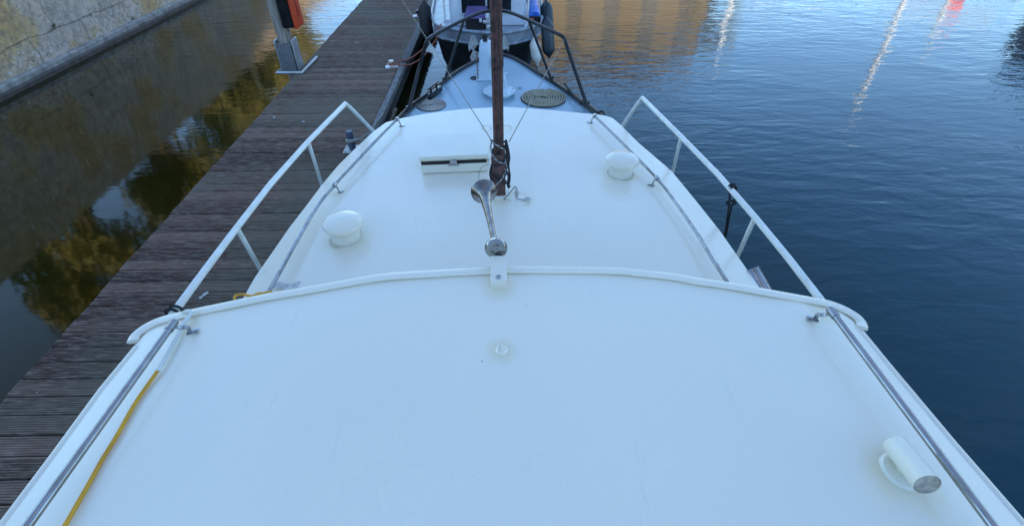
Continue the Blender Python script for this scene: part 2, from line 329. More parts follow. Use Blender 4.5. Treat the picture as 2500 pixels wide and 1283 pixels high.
def wall_mat():
    m, n, b = new_mat('old stone quay wall'); co = nd(n, "ShaderNodeTexCoord").outputs["Object"]
    a = nd(n, "ShaderNodeTexNoise", i_Scale=.8, i_Detail=7.0, i_Roughness=.62); n.links.new(co, a.inputs[0])
    col = ramp(n, a.outputs[0], [(.36, (.60, .46, .36)), (.48, (.76, .57, .42)), (.57, (.72, .47, .22)), (.67, (.70, .40, .14)), (.76, (.46, .30, .17))])
    f = nd(n, "ShaderNodeTexNoise", i_Scale=11.0, i_Detail=9.0, i_Roughness=.8); n.links.new(co, f.inputs[0])
    col = mixc(n, ramp(n, f.outputs[0], [(.38, G(.7)), (.52, G(0))]), col, (.24, .18, .14))
    col = mixc(n, ramp(n, f.outputs[0], [(.54, G(0)), (.70, G(.6))]), col, (.72, .68, .62))
    md = nd(n, "ShaderNodeTexNoise", i_Scale=4.5, i_Detail=10.0, i_Roughness=.82); n.links.new(co, md.inputs[0])
    col = mixc(n, ramp(n, md.outputs[0], [(.36, G(.65)), (.54, G(0))]), col, (.26, .20, .15))
    comb = nd(n, "ShaderNodeSeparateXYZ"); n.links.new(co, comb.inputs[0]); cx = nd(n, "ShaderNodeCombineXYZ"); n.links.new(comb.outputs[1], cx.inputs[0]); n.links.new(comb.outputs[2], cx.inputs[1])
    wn = nd(n, "ShaderNodeTexNoise", i_Scale=1.6, i_Detail=2.0); n.links.new(co, wn.inputs[0])
    vm = nd(n, "ShaderNodeVectorMath", operation='MULTIPLY_ADD'); n.links.new(wn.outputs["Color"], vm.inputs[0]); vm.inputs[1].default_value = (.22, .2, 0); n.links.new(cx.outputs[0], vm.inputs[2])
    br = nd(n, "ShaderNodeTexBrick"); br.inputs["Scale"].default_value = 1; br.inputs["Mortar Size"].default_value = .018; br.inputs["Mortar Smooth"].default_value = .5
    br.inputs["Brick Width"].default_value = 1.5; br.inputs["Row Height"].default_value = .72; n.links.new(vm.outputs[0], br.inputs[0])
    col = mixc(n, ramp(n, br.outputs["Fac"], [(.3, G(0)), (1, G(.3))]), col, (.09, .075, .06))
    for sc, th, cc in ((5.0, .16, (.85, .86, .86)), (11.0, .20, (.78, .79, .80))):
        v = nd(n, "ShaderNodeTexVoronoi", i_Scale=sc); n.links.new(co, v.inputs[0])
        s = nd(n, "ShaderNodeSeparateColor"); n.links.new(v.outputs["Color"], s.inputs[0])
        k = nd(n, "ShaderNodeMath", operation='GREATER_THAN'); n.links.new(s.outputs[0], k.inputs[0]); k.inputs[1].default_value = .80
        l = nd(n, "ShaderNodeMath", operation='LESS_THAN'); n.links.new(v.outputs["Distance"], l.inputs[0]); l.inputs[1].default_value = th
        mu = nd(n, "ShaderNodeMath", operation='MULTIPLY'); n.links.new(k.outputs[0], mu.inputs[0]); n.links.new(l.outputs[0], mu.inputs[1])
        col = mixc(n, mu.outputs[0], col, cc)
    n.links.new(col, b.inputs["Base Color"]); b.inputs["Roughness"].default_value = .9
    hh = nd(n, "ShaderNodeMath", operation='MULTIPLY_ADD'); n.links.new(br.outputs["Fac"], hh.inputs[0]); hh.inputs[1].default_value = -.5; n.links.new(f.outputs[0], hh.inputs[2])
    bump(n, b, hh.outputs[0], .9, .03)
    return m
M['quay'] = wall_mat()
M['ledge'] = mat('wet stone ledge', (.44, .39, .33), (.22, .20, .17), 6, .7, bmp=.8, bdist=.015, bscale=20)
M['ledgedark'] = mat('algae dark waterline stone', (.12, .09, .075), (.06, .05, .04), 6, .6, bmp=.8, bdist=.015, bscale=20)
M['facade_gold'] = mat('golden limestone', (.17, .145, .10), (.16, .105, .04), .5, .85, bmp=.4)
M['facade_brick'] = mat('dark brick', (.20, .12, .08), (.12, .08, .06), 2, .85, bmp=.4)
M['trim'] = mat('dirty sealant', (.66, .61, .47), (.50, .45, .33), 30, .7)
M['facade_grey'] = mat('grey render', (.30, .30, .29), (.24, .23, .22), 1, .85)
M['rooftile'] = mat('roof slates', (.08, .08, .09), (.05, .05, .055), 3, .7, bmp=.4)
# ------------------------------------------------------------------ water, ground, quays
WX0, FARY = -8.95, 34.0
b = BM(); v = [b.verts.new(p) for p in ((-120, -120, 0), (160, -120, 0), (160, 220, 0), (-120, 220, 0))]; b.faces.new(v)
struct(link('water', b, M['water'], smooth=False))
b = BM(); v = [b.verts.new(p) for p in ((-600, -600, -2.2), (600, -600, -2.2), (600, 800, -2.2), (-600, 800, -2.2))]; b.faces.new(v)
struct(link('canal_bed', b, M['mud'], smooth=False))
QT = 2.62
b = BM(); box(b, (-60, 20, QT/2-1), (101.0, 200, QT+2)); struct(link('pavement', b, M['pave'], smooth=False))
b = BM(); box(b, (45, 67, .2), (108.9, 65, 3.2), bev=.05); struct(link('far_quay', b, M['pave'], smooth=False))
b = BM(); box(b, (20, -45, .2), (68.8, 42, 3.6), bev=.05); struct(link('rear_quay', b, M['pave'], smooth=False))
b = BM(); box(b, (61.5, 5, .1), (60, 58, 3.0), bev=.05); struct(link('right_quay', b, M['pave'], smooth=False))
# quay wall: displaced grid with a slight batter
qw = thing('quay_wall', 'old ochre and grey stone quay wall with white lichen rising from the water at the left', 'quay wall', (WX0, 8, 0))
b = BM(); ny, nz = 260, 40; grid = []
for i in range(ny+1):
    Y = -6+40*i/ny; row = []
    for j in range(nz+1):
        z = -.6+(QT+.6+.02)*j/nz
        d = noise.noise((Y*.9, z*1.1, 3))*.045+noise.noise((Y*4, z*4, 8))*.018
        row.append(b.verts.new((WX0-.10-.05*z+d, Y, z)))
    grid.append(row)
for i in range(ny):
    for j in range(nz): b.faces.new((grid[i][j], grid[i+1][j], grid[i+1][j+1], grid[i][j+1]))
for i in range(ny):      # coping top joins the pavement
    a0, a1 = grid[i][nz], grid[i+1][nz]
    c0 = b.verts.new((WX0-.9, a0.co.y, QT+.02)); c1 = b.verts.new((WX0-.9, a1.co.y, QT+.02)); b.faces.new((a0, a1, c1, c0))
link('wall_face', b, M['quay'], qw)
b = BM()
def ledge(bm, x0, x1, z0, z1, seed, amp):
    prev = None
    for i in range(221):
        Y = -6+40*i/220; k = noise.noise((Y*1.3, seed, 0))*amp+noise.noise((Y*6, seed, 5))*amp*.5
        ring = [bm.verts.new(p) for p in ((x0, Y, z0), (x1+k, Y, z0), (x1+k*.8, Y, z1-.02+k*.3), (x1-.02+k, Y, z1+k*.3), (x0, Y, z1+.03))]
        if prev:
            for q in range(4): bm.faces.new((prev[q], prev[q+1], ring[q+1], ring[q]))
        prev = ring
ledge(b, WX0-.22, WX0+.0, .10, .20, 4, .022); link('ledge', b, M['ledge'], qw)
b = BM(); ledge(b, WX0-.22, WX0+.045, -.4, .095, 9, .02); link('footing', b, M['ledgedark'], qw)
# weeds on the wall
def weed(px, py, s, label):
    q = ray(px, py); t = (WX0-.12-CAMP.x)/q.x; p = CAMP+q*t
    bm = BM()
    for k in range(46):
        a = random.uniform(0, 6.28); l = s*random.uniform(.4, 1); d = Vector((random.uniform(.3, 1), math.cos(a), math.sin(a)*.9+.15)).normalized()
        c = p+d*l*random.uniform(.2, 1); u = d.cross(Vector((.3, .2, 1))).normalized()*s*.16; e = d*s*.3
        bm.faces.new([bm.verts.new(x) for x in (c-e*.5, c+u*.5, c+e, c-u*.5)])
    tag(link('weed', bm, M['leafgreen'], smooth=False), label, 'weed', 'weeds in the quay wall joints')
weed(130, 66, .10, 'small green weed in a wall joint above the short stone block')
weed(323, 48, .10, 'spiky dark weed just above the ledge, beside the white streak')
weed(78, 145, .07, 'low green tuft near the ledge at the left end of the wall')
weed(438, 6, .09, 'weed growing over the ledge at the top edge of the photo')
weed(220, 38, .05, 'tiny green tuft under the big white lichen streak')
weed(275, 78, .06, 'reddish creeping weed along the ledge joint')
# ------------------------------------------------------------------ pontoon
PZ = .42; PX0, PX1 = -3.62, -1.86
pt = thing('pontoon', 'long floating pontoon with dark grooved wooden planks beside the white boat', 'pontoon', (-2.7, 6, 0))
b = BM(); pitch = .1545; k0 = -14
for k in range(k0, 112):
    y0 = k*pitch+.004+random.uniform(0, .002); y1 = (k+1)*pitch-.006; dz = random.uniform(-.005, .005); dx = random.uniform(-.006, .006); tl = random.uniform(-.0015, .0015)
    ng = 8; prof = [(y0, -.03)]; wdt = (y1-y0)/ng
    for g in range(ng):
        ya = y0+g*wdt
        prof += [(ya+wdt*.16, 0 if g else -.002), (ya+wdt*.66, 0), (ya+wdt*.80, -.0055), (ya+wdt*1.02, -.0055)] if g < ng-1 else [(ya+wdt*.16, 0), (ya+wdt*.8, -.001)]
    prof += [(y1, -.03)]
    rows = []
    for X, s in ((PX0+dx, -1), (-2.7, 0), (PX1-.02, 1)): rows.append([b.verts.new((X, y, PZ+z+dz+s*tl)) for y, z in prof])
    for a, c in zip(rows, rows[1:]):
        for i in range(len(prof)-1): b.faces.new((a[i], a[i+1], c[i+1], c[i]))
    b.faces.new(rows[0]); b.faces.new(rows[-1][::-1])
link('deck', b, M['plank'], pt, smooth=False)
b = BM(); box(b, (-2.74, 7.6, PZ-.10), (1.66, 19.3, .13)); link('frame', b, M['darkwood'], pt)
for Y in (0, 5, 10, 15):
    b = BM(); box(b, (-2.74, Y, .10), (1.5, 2.6, .42), bev=.05); link('float', b, M['blackrub'], pt)
b = BM(); beam(b, (PX1+.045, -2, PZ-.03), (PX1+.045, 9.3, PZ-.03), .095, .10, .012); link('edge_beam', b, M['beamwood'], pt)
b = BM(); beam(b, (PX1+.075, 9.32, PZ-.01), (PX1+.075, 17, PZ-.01), .15, .16, .02); link('edge_beam', b, M['darkwood'], pt)
b = BM(); beam(b, (PX1+.02, 3, PZ-.19), (PX1+.02, 17, PZ-.19), .12, .15, .01); link('rubbing_strake', b, M['darkwood'], pt)
def onp(x, y, dz=0): return at(x, y, PZ+dz)
# droppings on the planks
for i, (x, y, s, lab) in enumerate(((500, 720, .030, 'pale gull dropping on planks near the yellow cable loop'), (740, 296, .025, 'pale dropping on planks under the front end of the rail'),
                      (668, 287, .025, 'pale gull dropping on the planks left of the rail bend'), (873, 105, .03, 'white dropping on the planks left of the red rope'), (812, 100, .02, 'small white fleck near the pontoon edge past the pile'))):
    p = onp(x, y, .004); b = BM(); n = 14
    for q in range(3):
        c = p+Vector((random.uniform(-s, s), random.uniform(-s, s), 0))
        vs = [b.verts.new(c+Vector((math.cos(6.28*k/n)*s*random.uniform(.35, .8), math.sin(6.28*k/n)*s*random.uniform(.35, .8), .001*q))) for k in range(n)]
        top = b.verts.new(c+Vector((0, 0, .004)))
        for k in range(n): b.faces.new((vs[k], vs[(k+1) % n], top))
    tag(link('gull_dropping', b, M['dropping']), lab, 'dropping', 'gull droppings on the pontoon')
# blue bollard with rope
p = onp(862, 366)
t = thing('mooring_bollard', 'short blue steel mooring post on a square plate at the pontoon edge', 'bollard', p)
b = BM(); box(b, p+Vector((-.01, 0, .009)), (.20, .22, .012), bev=.003); link('base_plate', b, M['steeldull'], t)
b = BM(); lathe(b, [(.045, .015), (.045, .25), (.040, .262), (0, .264)], 20, Matrix.Translation(p)); link('post', b, M['bollardblue'], t)
for (x, y) in ((-.08, -.08), (.08, -.08), (-.08, .08), (.08, .08)): b = BM(); lathe(b, [(.011, .015), (.011, .026), (0, .027)], 6, Matrix.Translation(p+Vector((x, y, 0)))); link('bolt', b, M['steeldull'], t)
b = BM(); pts = []
for k in range(60):
    a = k/60*math.pi*2*2.6; pts.append(p+Vector((math.cos(a)*.056, math.sin(a)*.056, .13+.02*k/60)))
e = Vector((-1.38, p.y-.55, 1.12)); pts2 = [pts[-1].lerp(e, s)+Vector((0, 0, -.10*math.sin(s*math.pi))) for s in (.12, .3, .5, .75, 1)]
tube(b, smooth_path(pts+pts2, 2), .0095, 7)
q0 = pts[5]; tube(b, smooth_path([q0]+[q0.lerp(e+Vector((0, .05, 0)), s)+Vector((0, .02, -.14*math.sin(s*math.pi))) for s in (.15, .35, .6, 1)], 5), .0095, 7)
tag(link('mooring_rope', b, M['ropewhite']), 'off white rope wound round the blue mooring post', 'rope')
# red-rope cleat on the pontoon
def cleat(p, rz, label, s=1.0, m='steeldull', group='mooring cleats on the pontoon'):
    t = thing('mooring_cleat', label, 'cleat', p, group); t.rotation_euler.z = 0
    b = BM(); box(b, p+Vector((0, 0, .008)), (.20*s, .16*s, .012), rz, .003); link('base_plate', b, M['steeldull'], t)
    b = BM(); lathe(b, [(.034*s, .014), (.022*s, .03), (.022*s, .075*s), (.038*s, .085*s), (.038*s, .10*s), (0, .105*s)], 16, Matrix.Translation(p)); link('post', b, M[m], t)
    b = BM(); d = Vector((math.cos(rz), math.sin(rz), 0))*.06*s; tube(b, [p-d+Vector((0, 0, .06*s)), p+d+Vector((0, 0, .06*s))], .009*s, 8); link('crossbar', b, M[m], t)
    return t
p = onp(957, 164); cleat(p, .2, 'white topped mooring post on a pale plate holding the red rope', 1.15, 'cream')
b = BM(); pts = [p+Vector((math.cos(a*.5)*.042, math.sin(a*.5)*.042, .03+.002*a)) for a in range(26)]
e = Vector((-1.02, 8.95, 1.18)); tube(b, smooth_path(pts+[pts[-1].lerp(e, s)+Vector((0, 0, -.16*math.sin(s*math.pi))) for s in (.15, .35, .6, .8, 1)], 3), .0105, 7)
e2 = Vector((-.98, 8.85, 1.16)); tube(b, smooth_path([pts[3]]+[pts[3].lerp(e2, s)+Vector((0, 0, -.24*math.sin(s*math.pi))) for s in (.15, .35, .6, .8, 1)], 5), .0105, 7)
tag(link('mooring_rope', b, M['ropered']), 'faded red mooring rope from the pontoon post to the other boat', 'rope')
p = onp(1022, 40); cleat(p, .1, 'dark mooring post on a pale plate further along the pontoon', 1.3, 'black')
# matted old rope on the edge beam
b = BM(); base = onp(944, 300, -.12)
for k in range(5):
    tube(b, smooth_path([base+Vector((.03+.012*k, -.5+.05*k, .0)), base+Vector((.02+.02*k, -.2, .02)), base+Vector((.05, .15, -.01*k)), base+Vector((.03+.01*k, .5, .01))], 5), .018, 7)
tag(link('old_rope', b, M['ropedirt']), 'matted brown old rope hanging along the pontoon edge by the cabin corner', 'rope')
# ------------------------------------------------------------------ guide pile, bracket and lifebuoy box
pc = onp(716, 168); PYL = pc.y
pb = thing('pile_guide', 'galvanised steel frame holding the pile against the pontoon', 'pile guide', (pc.x, pc.y, PZ))
b = BM(); L0, L1, L2, L3, L4 = [onp(*q, .03) for q in ((676, 178), (736, 178), (773, 139), (740, 152), (697, 160))]
tube(b, [L3, L4, L0, L1, L2], .028, 4); link('frame', b, M['steeldull'], pb, smooth=False)
b = BM()
for sx in (-1, 1): box(b, pc+Vector((sx*.145, 0, .25)), (.03, .26, .52), bev=.006)
link('guide_plate', b, M['steeldull'], pb)
b = BM(); box(b, pc+Vector((0, -.15, .24)), (.24, .03, .46), bev=.006); link('guide_board', b, M['beamwood'], pb)
b = BM(); rr = .118
def pilr(k): return rr
pts = [pc+Vector((0, 0, z-.0)) for z in [(-2+6.6*i/40) for i in range(41)]]; tube(b, pts, rr, 18)
for v in b.verts: 
    d = Vector((v.co.x-pc.x, v.co.y-pc.y, 0)); v.co += d*(noise.noise((d.x*20, d.y*20, v.co.z*.8))*.14)
pl = tag(link('mooring_pile', b, M['pile']), 'tall weathered wooden pile standing in the water at the pontoon edge', 'pile')
# box: bottom near pixel (706..733, 60)
q0 = atY(716, 62, PYL-.02); bx = thing('lifebuoy_box', 'black box with bright orange front fixed to the pile', 'lifebuoy box', q0)
cz = q0.z+.45
b = BM(); box(b, (pc.x+.20, PYL-.04, cz), (.20, .34, .90), bev=.03, seg=3); link('housing', b, M['black'], bx)
b = BM(); box(b, (pc.x+.325, PYL-.04, cz), (.055, .36, .92), bev=.02, seg=3); link('cover', b, M['orange'], bx)
b = BM(); box(b, (pc.x+.356, PYL-.04, cz-.1), (.010, .05, .42), bev=.004); link('slot', b, M['redcap'], bx)
b = BM(); box(b, (pc.x+.13, PYL-.13, cz-.1), (.06, .05, .5), bev=.004); box(b, (pc.x+.13, PYL+.09, cz-.1), (.06, .05, .5), bev=.004); link('bracket', b, M['steeldull'], bx)
# ------------------------------------------------------------------ the white boat
boat = thing('cabin_cruiser', 'white boat seen from its wheelhouse roof with light blue foredeck and rusty mast', 'boat', (0, 0, 0))
ZC0, ZW0 = 1.85, 2.40
def zc(x, y): hw = 1.25-(y-1.8)*.175; return ZC0-.075*(x/1.2)**2-.10*max(0, abs(x)-.86*hw)
def zw(x, y): return ZW0-.085*(abs(x)/1.08)**2.2-.10*max(0, abs(x)-.93)
def zd(x, y): return 1.16+.018*(y-5)
def C(x, y, dz=0): return on(x, y, zc, dz)
def W(x, y, dz=0): return on(x, y, zw, dz)
def D(x, y, dz=0): return on(x, y, zd, dz)
def interp(pts, t):
    if t <= pts[0][0]:
        (a, b_), (c, d) = pts[0], pts[1]; return b_+(d-b_)*(t-a)/(c-a)
    for (a, b_), (c, d) in zip(pts, pts[1:]):
        if t <= c: return b_+(d-b_)*(t-a)/(c-a)
    (a, b_), (c, d) = pts[-2], pts[-1]; return d+(d-b_)*(t-c)/(c-a)
# foredeck / hull outline
dl = [D(*q) for q in ((992, 272), (1035, 239), (1080, 204), (1120, 175), (1160, 153), (1192, 141))]
dr = [D(*q) for q in ((1262, 148), (1309, 177), (1349, 202), (1421, 252), (1456, 277))]
tip = [D(1228, 137)]
aftL = [Vector((-1.30, 4.5, 0)), Vector((-1.42, 3.6, 0)), Vector((-1.50, 2, 0)), Vector((-1.50, -1, 0)), Vector((-1.35, -4.2, 0)), Vector((-.9, -4.8, 0))]
aftR = [Vector((-v.x+.03, v.y, 0)) for v in aftL]
outline = smooth_path(aftL[::-1]+dl+tip+dr+aftR, 5)
outline = [Vector((v.x, v.y, zd(0, max(v.y, 0)))) for v in outline]
cen = Vector((0, 0, 0))
b = BM(); lv = [(0, 1.0), (-.45, .985), (-.95, .93), (-1.25, .80), (-1.9, .35)]; rings = []
for dz, s in lv:
    sy = 1-(1-s)*.55
    rings.append([b.verts.new((v.x*s, v.y*sy if v.y > 0 else v.y*(1-(1-s)*.2), v.z+dz-.03)) for v in outline])
for a, c in zip(rings, rings[1:]):
    for i in range(len(a)):
        j = (i+1) % len(a); b.faces.new((a[i], a[j], c[j], c[i]))
b.faces.new(rings[-1]); link('hull', b, M['hull'], boat)
b = BM(); vs = [b.verts.new(v) for v in outline]; vb = [b.verts.new(v-ZZ*.03) for v in outline]
f = b.faces.new(vs); 
for i in range(len(vs)):
    j = (i+1) % len(vs); b.faces.new((vs[i], vs[j], vb[j], vb[i]))
bmesh.ops.triangulate(b, faces=[f]); link('foredeck', b, M['deck'], boat)
b = BM(); tube(b, [v+ZZ*.022-Vector((v.x, 0, 0)).normalized()*.012 for v in outline], .022, 8, closed=True); toe = link('toe_rail', b, M['black'], boat)
# low weld line and chips on foredeck
# pulpit
pul = BM()
def PU(x, y, z): return at(x, y, z)
toppts = [D(997, 272, .02), at(1021, 175, 1.50), at(1037, 116, 1.76), at(1044, 99, 1.83), at(1060, 86, 1.85), at(1085, 72, 1.86), at(1135, 47, 1.87), at(1174, 31, 1.88), at(1197, 27.5, 1.88), at(1234, 28, 1.88),
          at(1272, 41, 1.88), at(1322, 64, 1.87), at(1362, 83, 1.86), at(1376, 92, 1.84), at(1382, 106, 1.79), at(1409, 187, 1.47), D(1434, 259, .02)]
tube(pul, smooth_path(toppts, 5), .0205, 12)
tube(pul, [D(1085, 200, .02), at(1132, 50, 1.86)], .017, 10); tube(pul, [D(1347, 197, .02), at(1292, 52, 1.86)], .017, 10)
pulp = link('bow_rail', pul, M['black'], boat)
for q in ((997, 272), (1434, 259), (1085, 200), (1347, 197)):
    b = BM(); lathe(b, [(.035, 0), (.035, .014), (.024, .022), (.024, .06)], 14, Matrix.Translation(D(*q))); link('socket', b, M['black'], pulp)
# dark deck cleat on the left rail
b = BM(); p = D(1062, 226, .04); d = (D(1080, 204)-D(1035, 239)).normalized()
beam(b, p-d*.15, p+d*.15, .055, .06, .012); tube(b, [p-d*.09+ZZ*.02, p-d*.09+ZZ*.10], .012, 8); tube(b, [p+d*.05+ZZ*.02, p+d*.05+ZZ*.10], .012, 8); tube(b, [p-d*.15+ZZ*.09, p+d*.11+ZZ*.09], .010, 8)
link('deck_cleat', b, M['black'], boat)
# ---- windlass post
base = D(1186, 187); ang = .35
wl = BM()
def hexsec(s, z, off=0): return [(-.075*s, -.10*s+off), (.03*s, -.12*s+off), (.10*s, -.05*s+off), (.10*s, .10*s+off), (-.075*s, .10*s+off)]
secs = [(1.0, 0), (1.0, .30), (.93, .37), (.70, .42)]; rings = []
for s, z in secs: rings.append([wl.verts.new(base+Vector((x, y+z*.10, z))) for x, y in hexsec(s, z)])
for a, c in zip(rings, rings[1:]):
    for i in range(5): wl.faces.new((a[i], a[(i+1) % 5], c[(i+1) % 5], c[i]))
wl.faces.new(rings[0][::-1]); wl.faces.new(rings[-1])
bmesh.ops.bevel(wl, geom=list(wl.edges), offset=.006, segments=2, affect='EDGES')
box(wl, base+Vector((.012, -.01, .006)), (.26, .30, .012), bev=.004)
win = link('anchor_windlass', wl, M['winch'], boat)
b = BM(); lathe(b, [(.030, .40), (.030, .44), (.026, .445), (.030, .46), (.036, .47), (.036, .50), (.02, .512), (0, .513)], 16, Matrix.Translation(base+Vector((.005, .045, 0)))); link('knob', b, M['blackrub'], win)
b = BM(); lathe(b, [(.03, 0), (.075, .01), (.085, .03), (.055, .05), (.055, .09), (.08, .11), (.08, .13), (0, .135)], 20, Matrix.Translation(base+Vector((.10, -.02, .20))) @ Matrix.Rotation(R(90), 4, 'Y')); link('drum', b, M['black'], win)
b = BM()
for k in range(13):
    z = .30-.024*k; c = base+Vector((-.10, -.055-.003*k, z))
    if k % 2: ring = [c+Vector((0, math.sin(a)*.009, math.cos(a)*.016)) for a in [i*.785 for i in range(8)]]
    else: ring = [c+Vector((math.sin(a)*.009, 0, math.cos(a)*.016)) for a in [i*.785 for i in range(8)]]
    tube(b, ring, .0042, 6, closed=True)
link('chain', b, M['chain'], win)
b = BM(); lathe(b, [(.055, 0), (.055, .008), (.042, .010), (.040, .002), (0, .002)], 18, Matrix.Translation(base+Vector((-.145, -.06, .001)))); link('chain_pipe', b, M['blackrub'], win)
for xy in ((-.10, -.14), (.12, -.14), (.12, .12)): b = BM(); lathe(b, [(.012, .012), (.012, .022), (0, .023)], 6, Matrix.Translation(base+Vector((xy[0], xy[1], 0)))); link('bolt', b, M['steeldull'], win)
# ---- round deck cover with bolts
p = D(1219, 231)
b = BM(); lathe(b, [(.150, 0), (.150, .035), (.192, .038), (.192, .052), (.184, .058), (0, .060)], 40, Matrix.Translation(p)); dh = link('deck_cover', b, M['winch'], boat)
for k in range(10):
    a = k*.628+.2; b = BM(); lathe(b, [(.008, .056), (.008, .066), (0, .068)], 6, Matrix.Translation(p+Vector((math.cos(a)*.168, math.sin(a)*.168, 0)))); link('bolt', b, M['steeldull'], dh)
b = BM(); tube(b, smooth_path([p+Vector((.075, .06, .05)), p+Vector((.072, .07, .14)), p+Vector((.065, .13, .19)), p+Vector((.10, .17, .2))], 4), .014, 8, rf=lambda t, l: 1.3-.6*t); link('handle', b, M['winch'], dh)
b = BM(); q = D(1265, 213, .012); tube(b, [q, q+Vector((.05, -.02, 0))], .006, 6); tube(b, [q+Vector((0, .01, 0)), q+Vector((.01, -.04, 0))], .005, 6); link('pad_eye', b, M['steeldull'], boat)
# ---- cabin: roof, sides, windows
Le = [(942, 299), (912, 321), (872, 358), (828, 401), (789, 447), (747, 503), (706, 556), (663, 618), (622, 677), (600, 716)]
Re = [(1495, 288), (1512, 302), (1558, 348), (1640, 418), (1700, 491), (1759, 565), (1798, 621), (1827, 662), (1846, 690)]
LP = sorted([(C(*q).y, C(*q).x) for q in Le]); RP = sorted([(C(*q).y, C(*q).x) for q in Re])
Fe = [C(*q) for q in ((942, 299), (987, 287), (1043, 277), (1137, 266), (1207, 262), (1228, 261), (1313, 266), (1397, 274), (1480, 283), (1495, 288))]
FY = sorted([(v.x, v.y) for v in Fe])
YB = 1.02
def cabin_grid(zoff, inset, nx=36, ny=48):
    g = []
    for j in range(ny+1):
        row = []
        for i in range(nx+1):
            s = i/nx
            # iterate: x from side curves at y, y from the front curve at x
            x = -1+2*s
            for _ in range(6):
                yf = interp(FY, x)-inset; y = YB+(yf-YB)*j/ny
                xl = interp(LP, y)+inset; xr = interp(RP, y)-inset
                x = xl+(xr-xl)*s
            row.append(Vector((x, y, zc(x, y)+zoff)))
        g.append(row)
    return g
def plate(g, thick, edge=.0):
    bm = BM(); T = [[bm.verts.new(v) for v in r] for r in g]; B_ = [[bm.verts.new(v-ZZ*thick) for v in r] for r in g]
    ny, nx = len(g)-1, len(g[0])-1
    for j in range(ny):
        for i in range(nx):
            bm.faces.new((T[j][i], T[j][i+1], T[j+1][i+1], T[j+1][i])); bm.faces.new((B_[j][i], B_[j+1][i], B_[j+1][i+1], B_[j][i+1]))
    per = [(j, 0) for j in range(ny)]+[(ny, i) for i in range(nx)]+[(j, nx) for j in range(ny, 0, -1)]+[(0, i) for i in range(nx, 0, -1)]
    for k in range(len(per)):
        a, c = per[k], per[(k+1) % len(per)]
        bm.faces.new((T[a[0]][a[1]], T[c[0]][c[1]], B_[c[0]][c[1]], B_[a[0]][a[1]]))
    if edge:
        es = [e for e in bm.edges if len(e.link_faces) == 2 and e.calc_face_angle(0) > 1.0]
        bmesh.ops.bevel(bm, geom=es, offset=edge, segments=3, affect='EDGES')
    return bm
def ringp(q, ra): return (q.x, q.y, (ra, q.z))
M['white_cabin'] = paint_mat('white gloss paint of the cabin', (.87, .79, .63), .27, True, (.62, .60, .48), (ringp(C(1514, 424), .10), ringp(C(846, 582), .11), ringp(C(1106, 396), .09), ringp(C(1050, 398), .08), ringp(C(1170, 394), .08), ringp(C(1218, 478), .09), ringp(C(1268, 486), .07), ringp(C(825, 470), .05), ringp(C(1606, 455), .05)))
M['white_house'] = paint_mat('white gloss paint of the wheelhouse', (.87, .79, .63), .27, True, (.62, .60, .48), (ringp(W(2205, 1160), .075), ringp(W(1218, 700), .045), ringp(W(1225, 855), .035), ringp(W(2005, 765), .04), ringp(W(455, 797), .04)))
link('cabin_roof', plate(cabin_grid(0, 0), .045, .012), M['white_cabin'], boat, sharp=50)
g = cabin_grid(-.047, .10, 14, 18)
per = [g[j][0] for j in range(len(g))]+g[-1][1:]+[g[j][-1] for j in range(len(g)-2, -1, -1)]
b = BM(); a = [b.verts.new(v) for v in per]; c = [b.verts.new((v.x*1.04, v.y, 1.10)) for v in per]
for i in range(len(per)): j = (i+1) % len(per); b.faces.new((a[i], a[j], c[j], c[i]))
cab = link('cabin_side', b, M['white'], boat)
for sx in (-1, 1):
    for y0 in (1.5, 2.35, 3.0):
        P_ = LP if sx < 0 else RP
        x0 = interp(P_, y0)-sx*.085; x1 = interp(P_, y0+.5)-sx*.085
        b = BM(); beam(b, (x0, y0, 1.50), (x1, y0+.5, 1.50), .03, .24, .01); link('window', b, M['glass'], cab)
# ---- sliding hatch on the cabin roof (lid propped over a dark slot)
hz = .125
A_, B2, C2, D2 = C(1041, 329, hz), C(1189, 322, hz), C(1190, 377, hz), C(1023, 384, hz)
b = BM()
def slab(bm, quad, th, bev):
    t_ = [bm.verts.new(v) for v in quad]; l_ = [bm.verts.new(v-ZZ*th) for v in quad]
    fs = [bm.faces.new(t_), bm.faces.new(l_[::-1])]+[bm.faces.new((t_[i], l_[i], l_[(i+1) % 4], t_[(i+1) % 4])) for i in range(4)]
    if bev: bmesh.ops.bevel(bm, geom=list({e for f_ in fs for e in f_.edges}), offset=bev, segments=3, affect='EDGES')
def shrink(quad, k, dz):
    c_ = sum(quad, Vector())/4; return [c_+(v-c_)*k+ZZ*dz for v in quad]
quad = [A_, B2, C2, D2]
slab(b, quad, .028, .004); lid = link('hatch_lid', b, M['cream'], boat)
b = BM(); slab(b, [v-ZZ*.0285 for v in shrink(quad, .995, 0)], .003, 0); link('hatch_seal', b, M['trim'], boat)
b = BM(); slab(b, [v-ZZ*.0318 for v in shrink(quad, .97, 0)], .0270, 0); link('hatch_gap', b, M['dark'], boat)
b = BM(); slab(b, [v-ZZ*.059 for v in shrink(quad, .985, 0)], .06, .004); link('hatch_coaming', b, M['cream'], boat)
b = BM(); m_ = (C2+D2)/2-ZZ*.036+Vector((0, -.012, 0)); box(b, m_, (.045, .012, .03), bev=.003); tube(b, [m_+Vector((-.035, -.004, -.022)), m_+Vector((.035, -.004, -.018))], .005, 6); link('hatch_latch', b, M['steel'], boat)
b = BM(); lathe(b, [(.009, -.01), (.009, .012), (0, .014)], 10, Matrix.Translation(C(1191, 391))); link('button', b, M['steeldull'], boat)
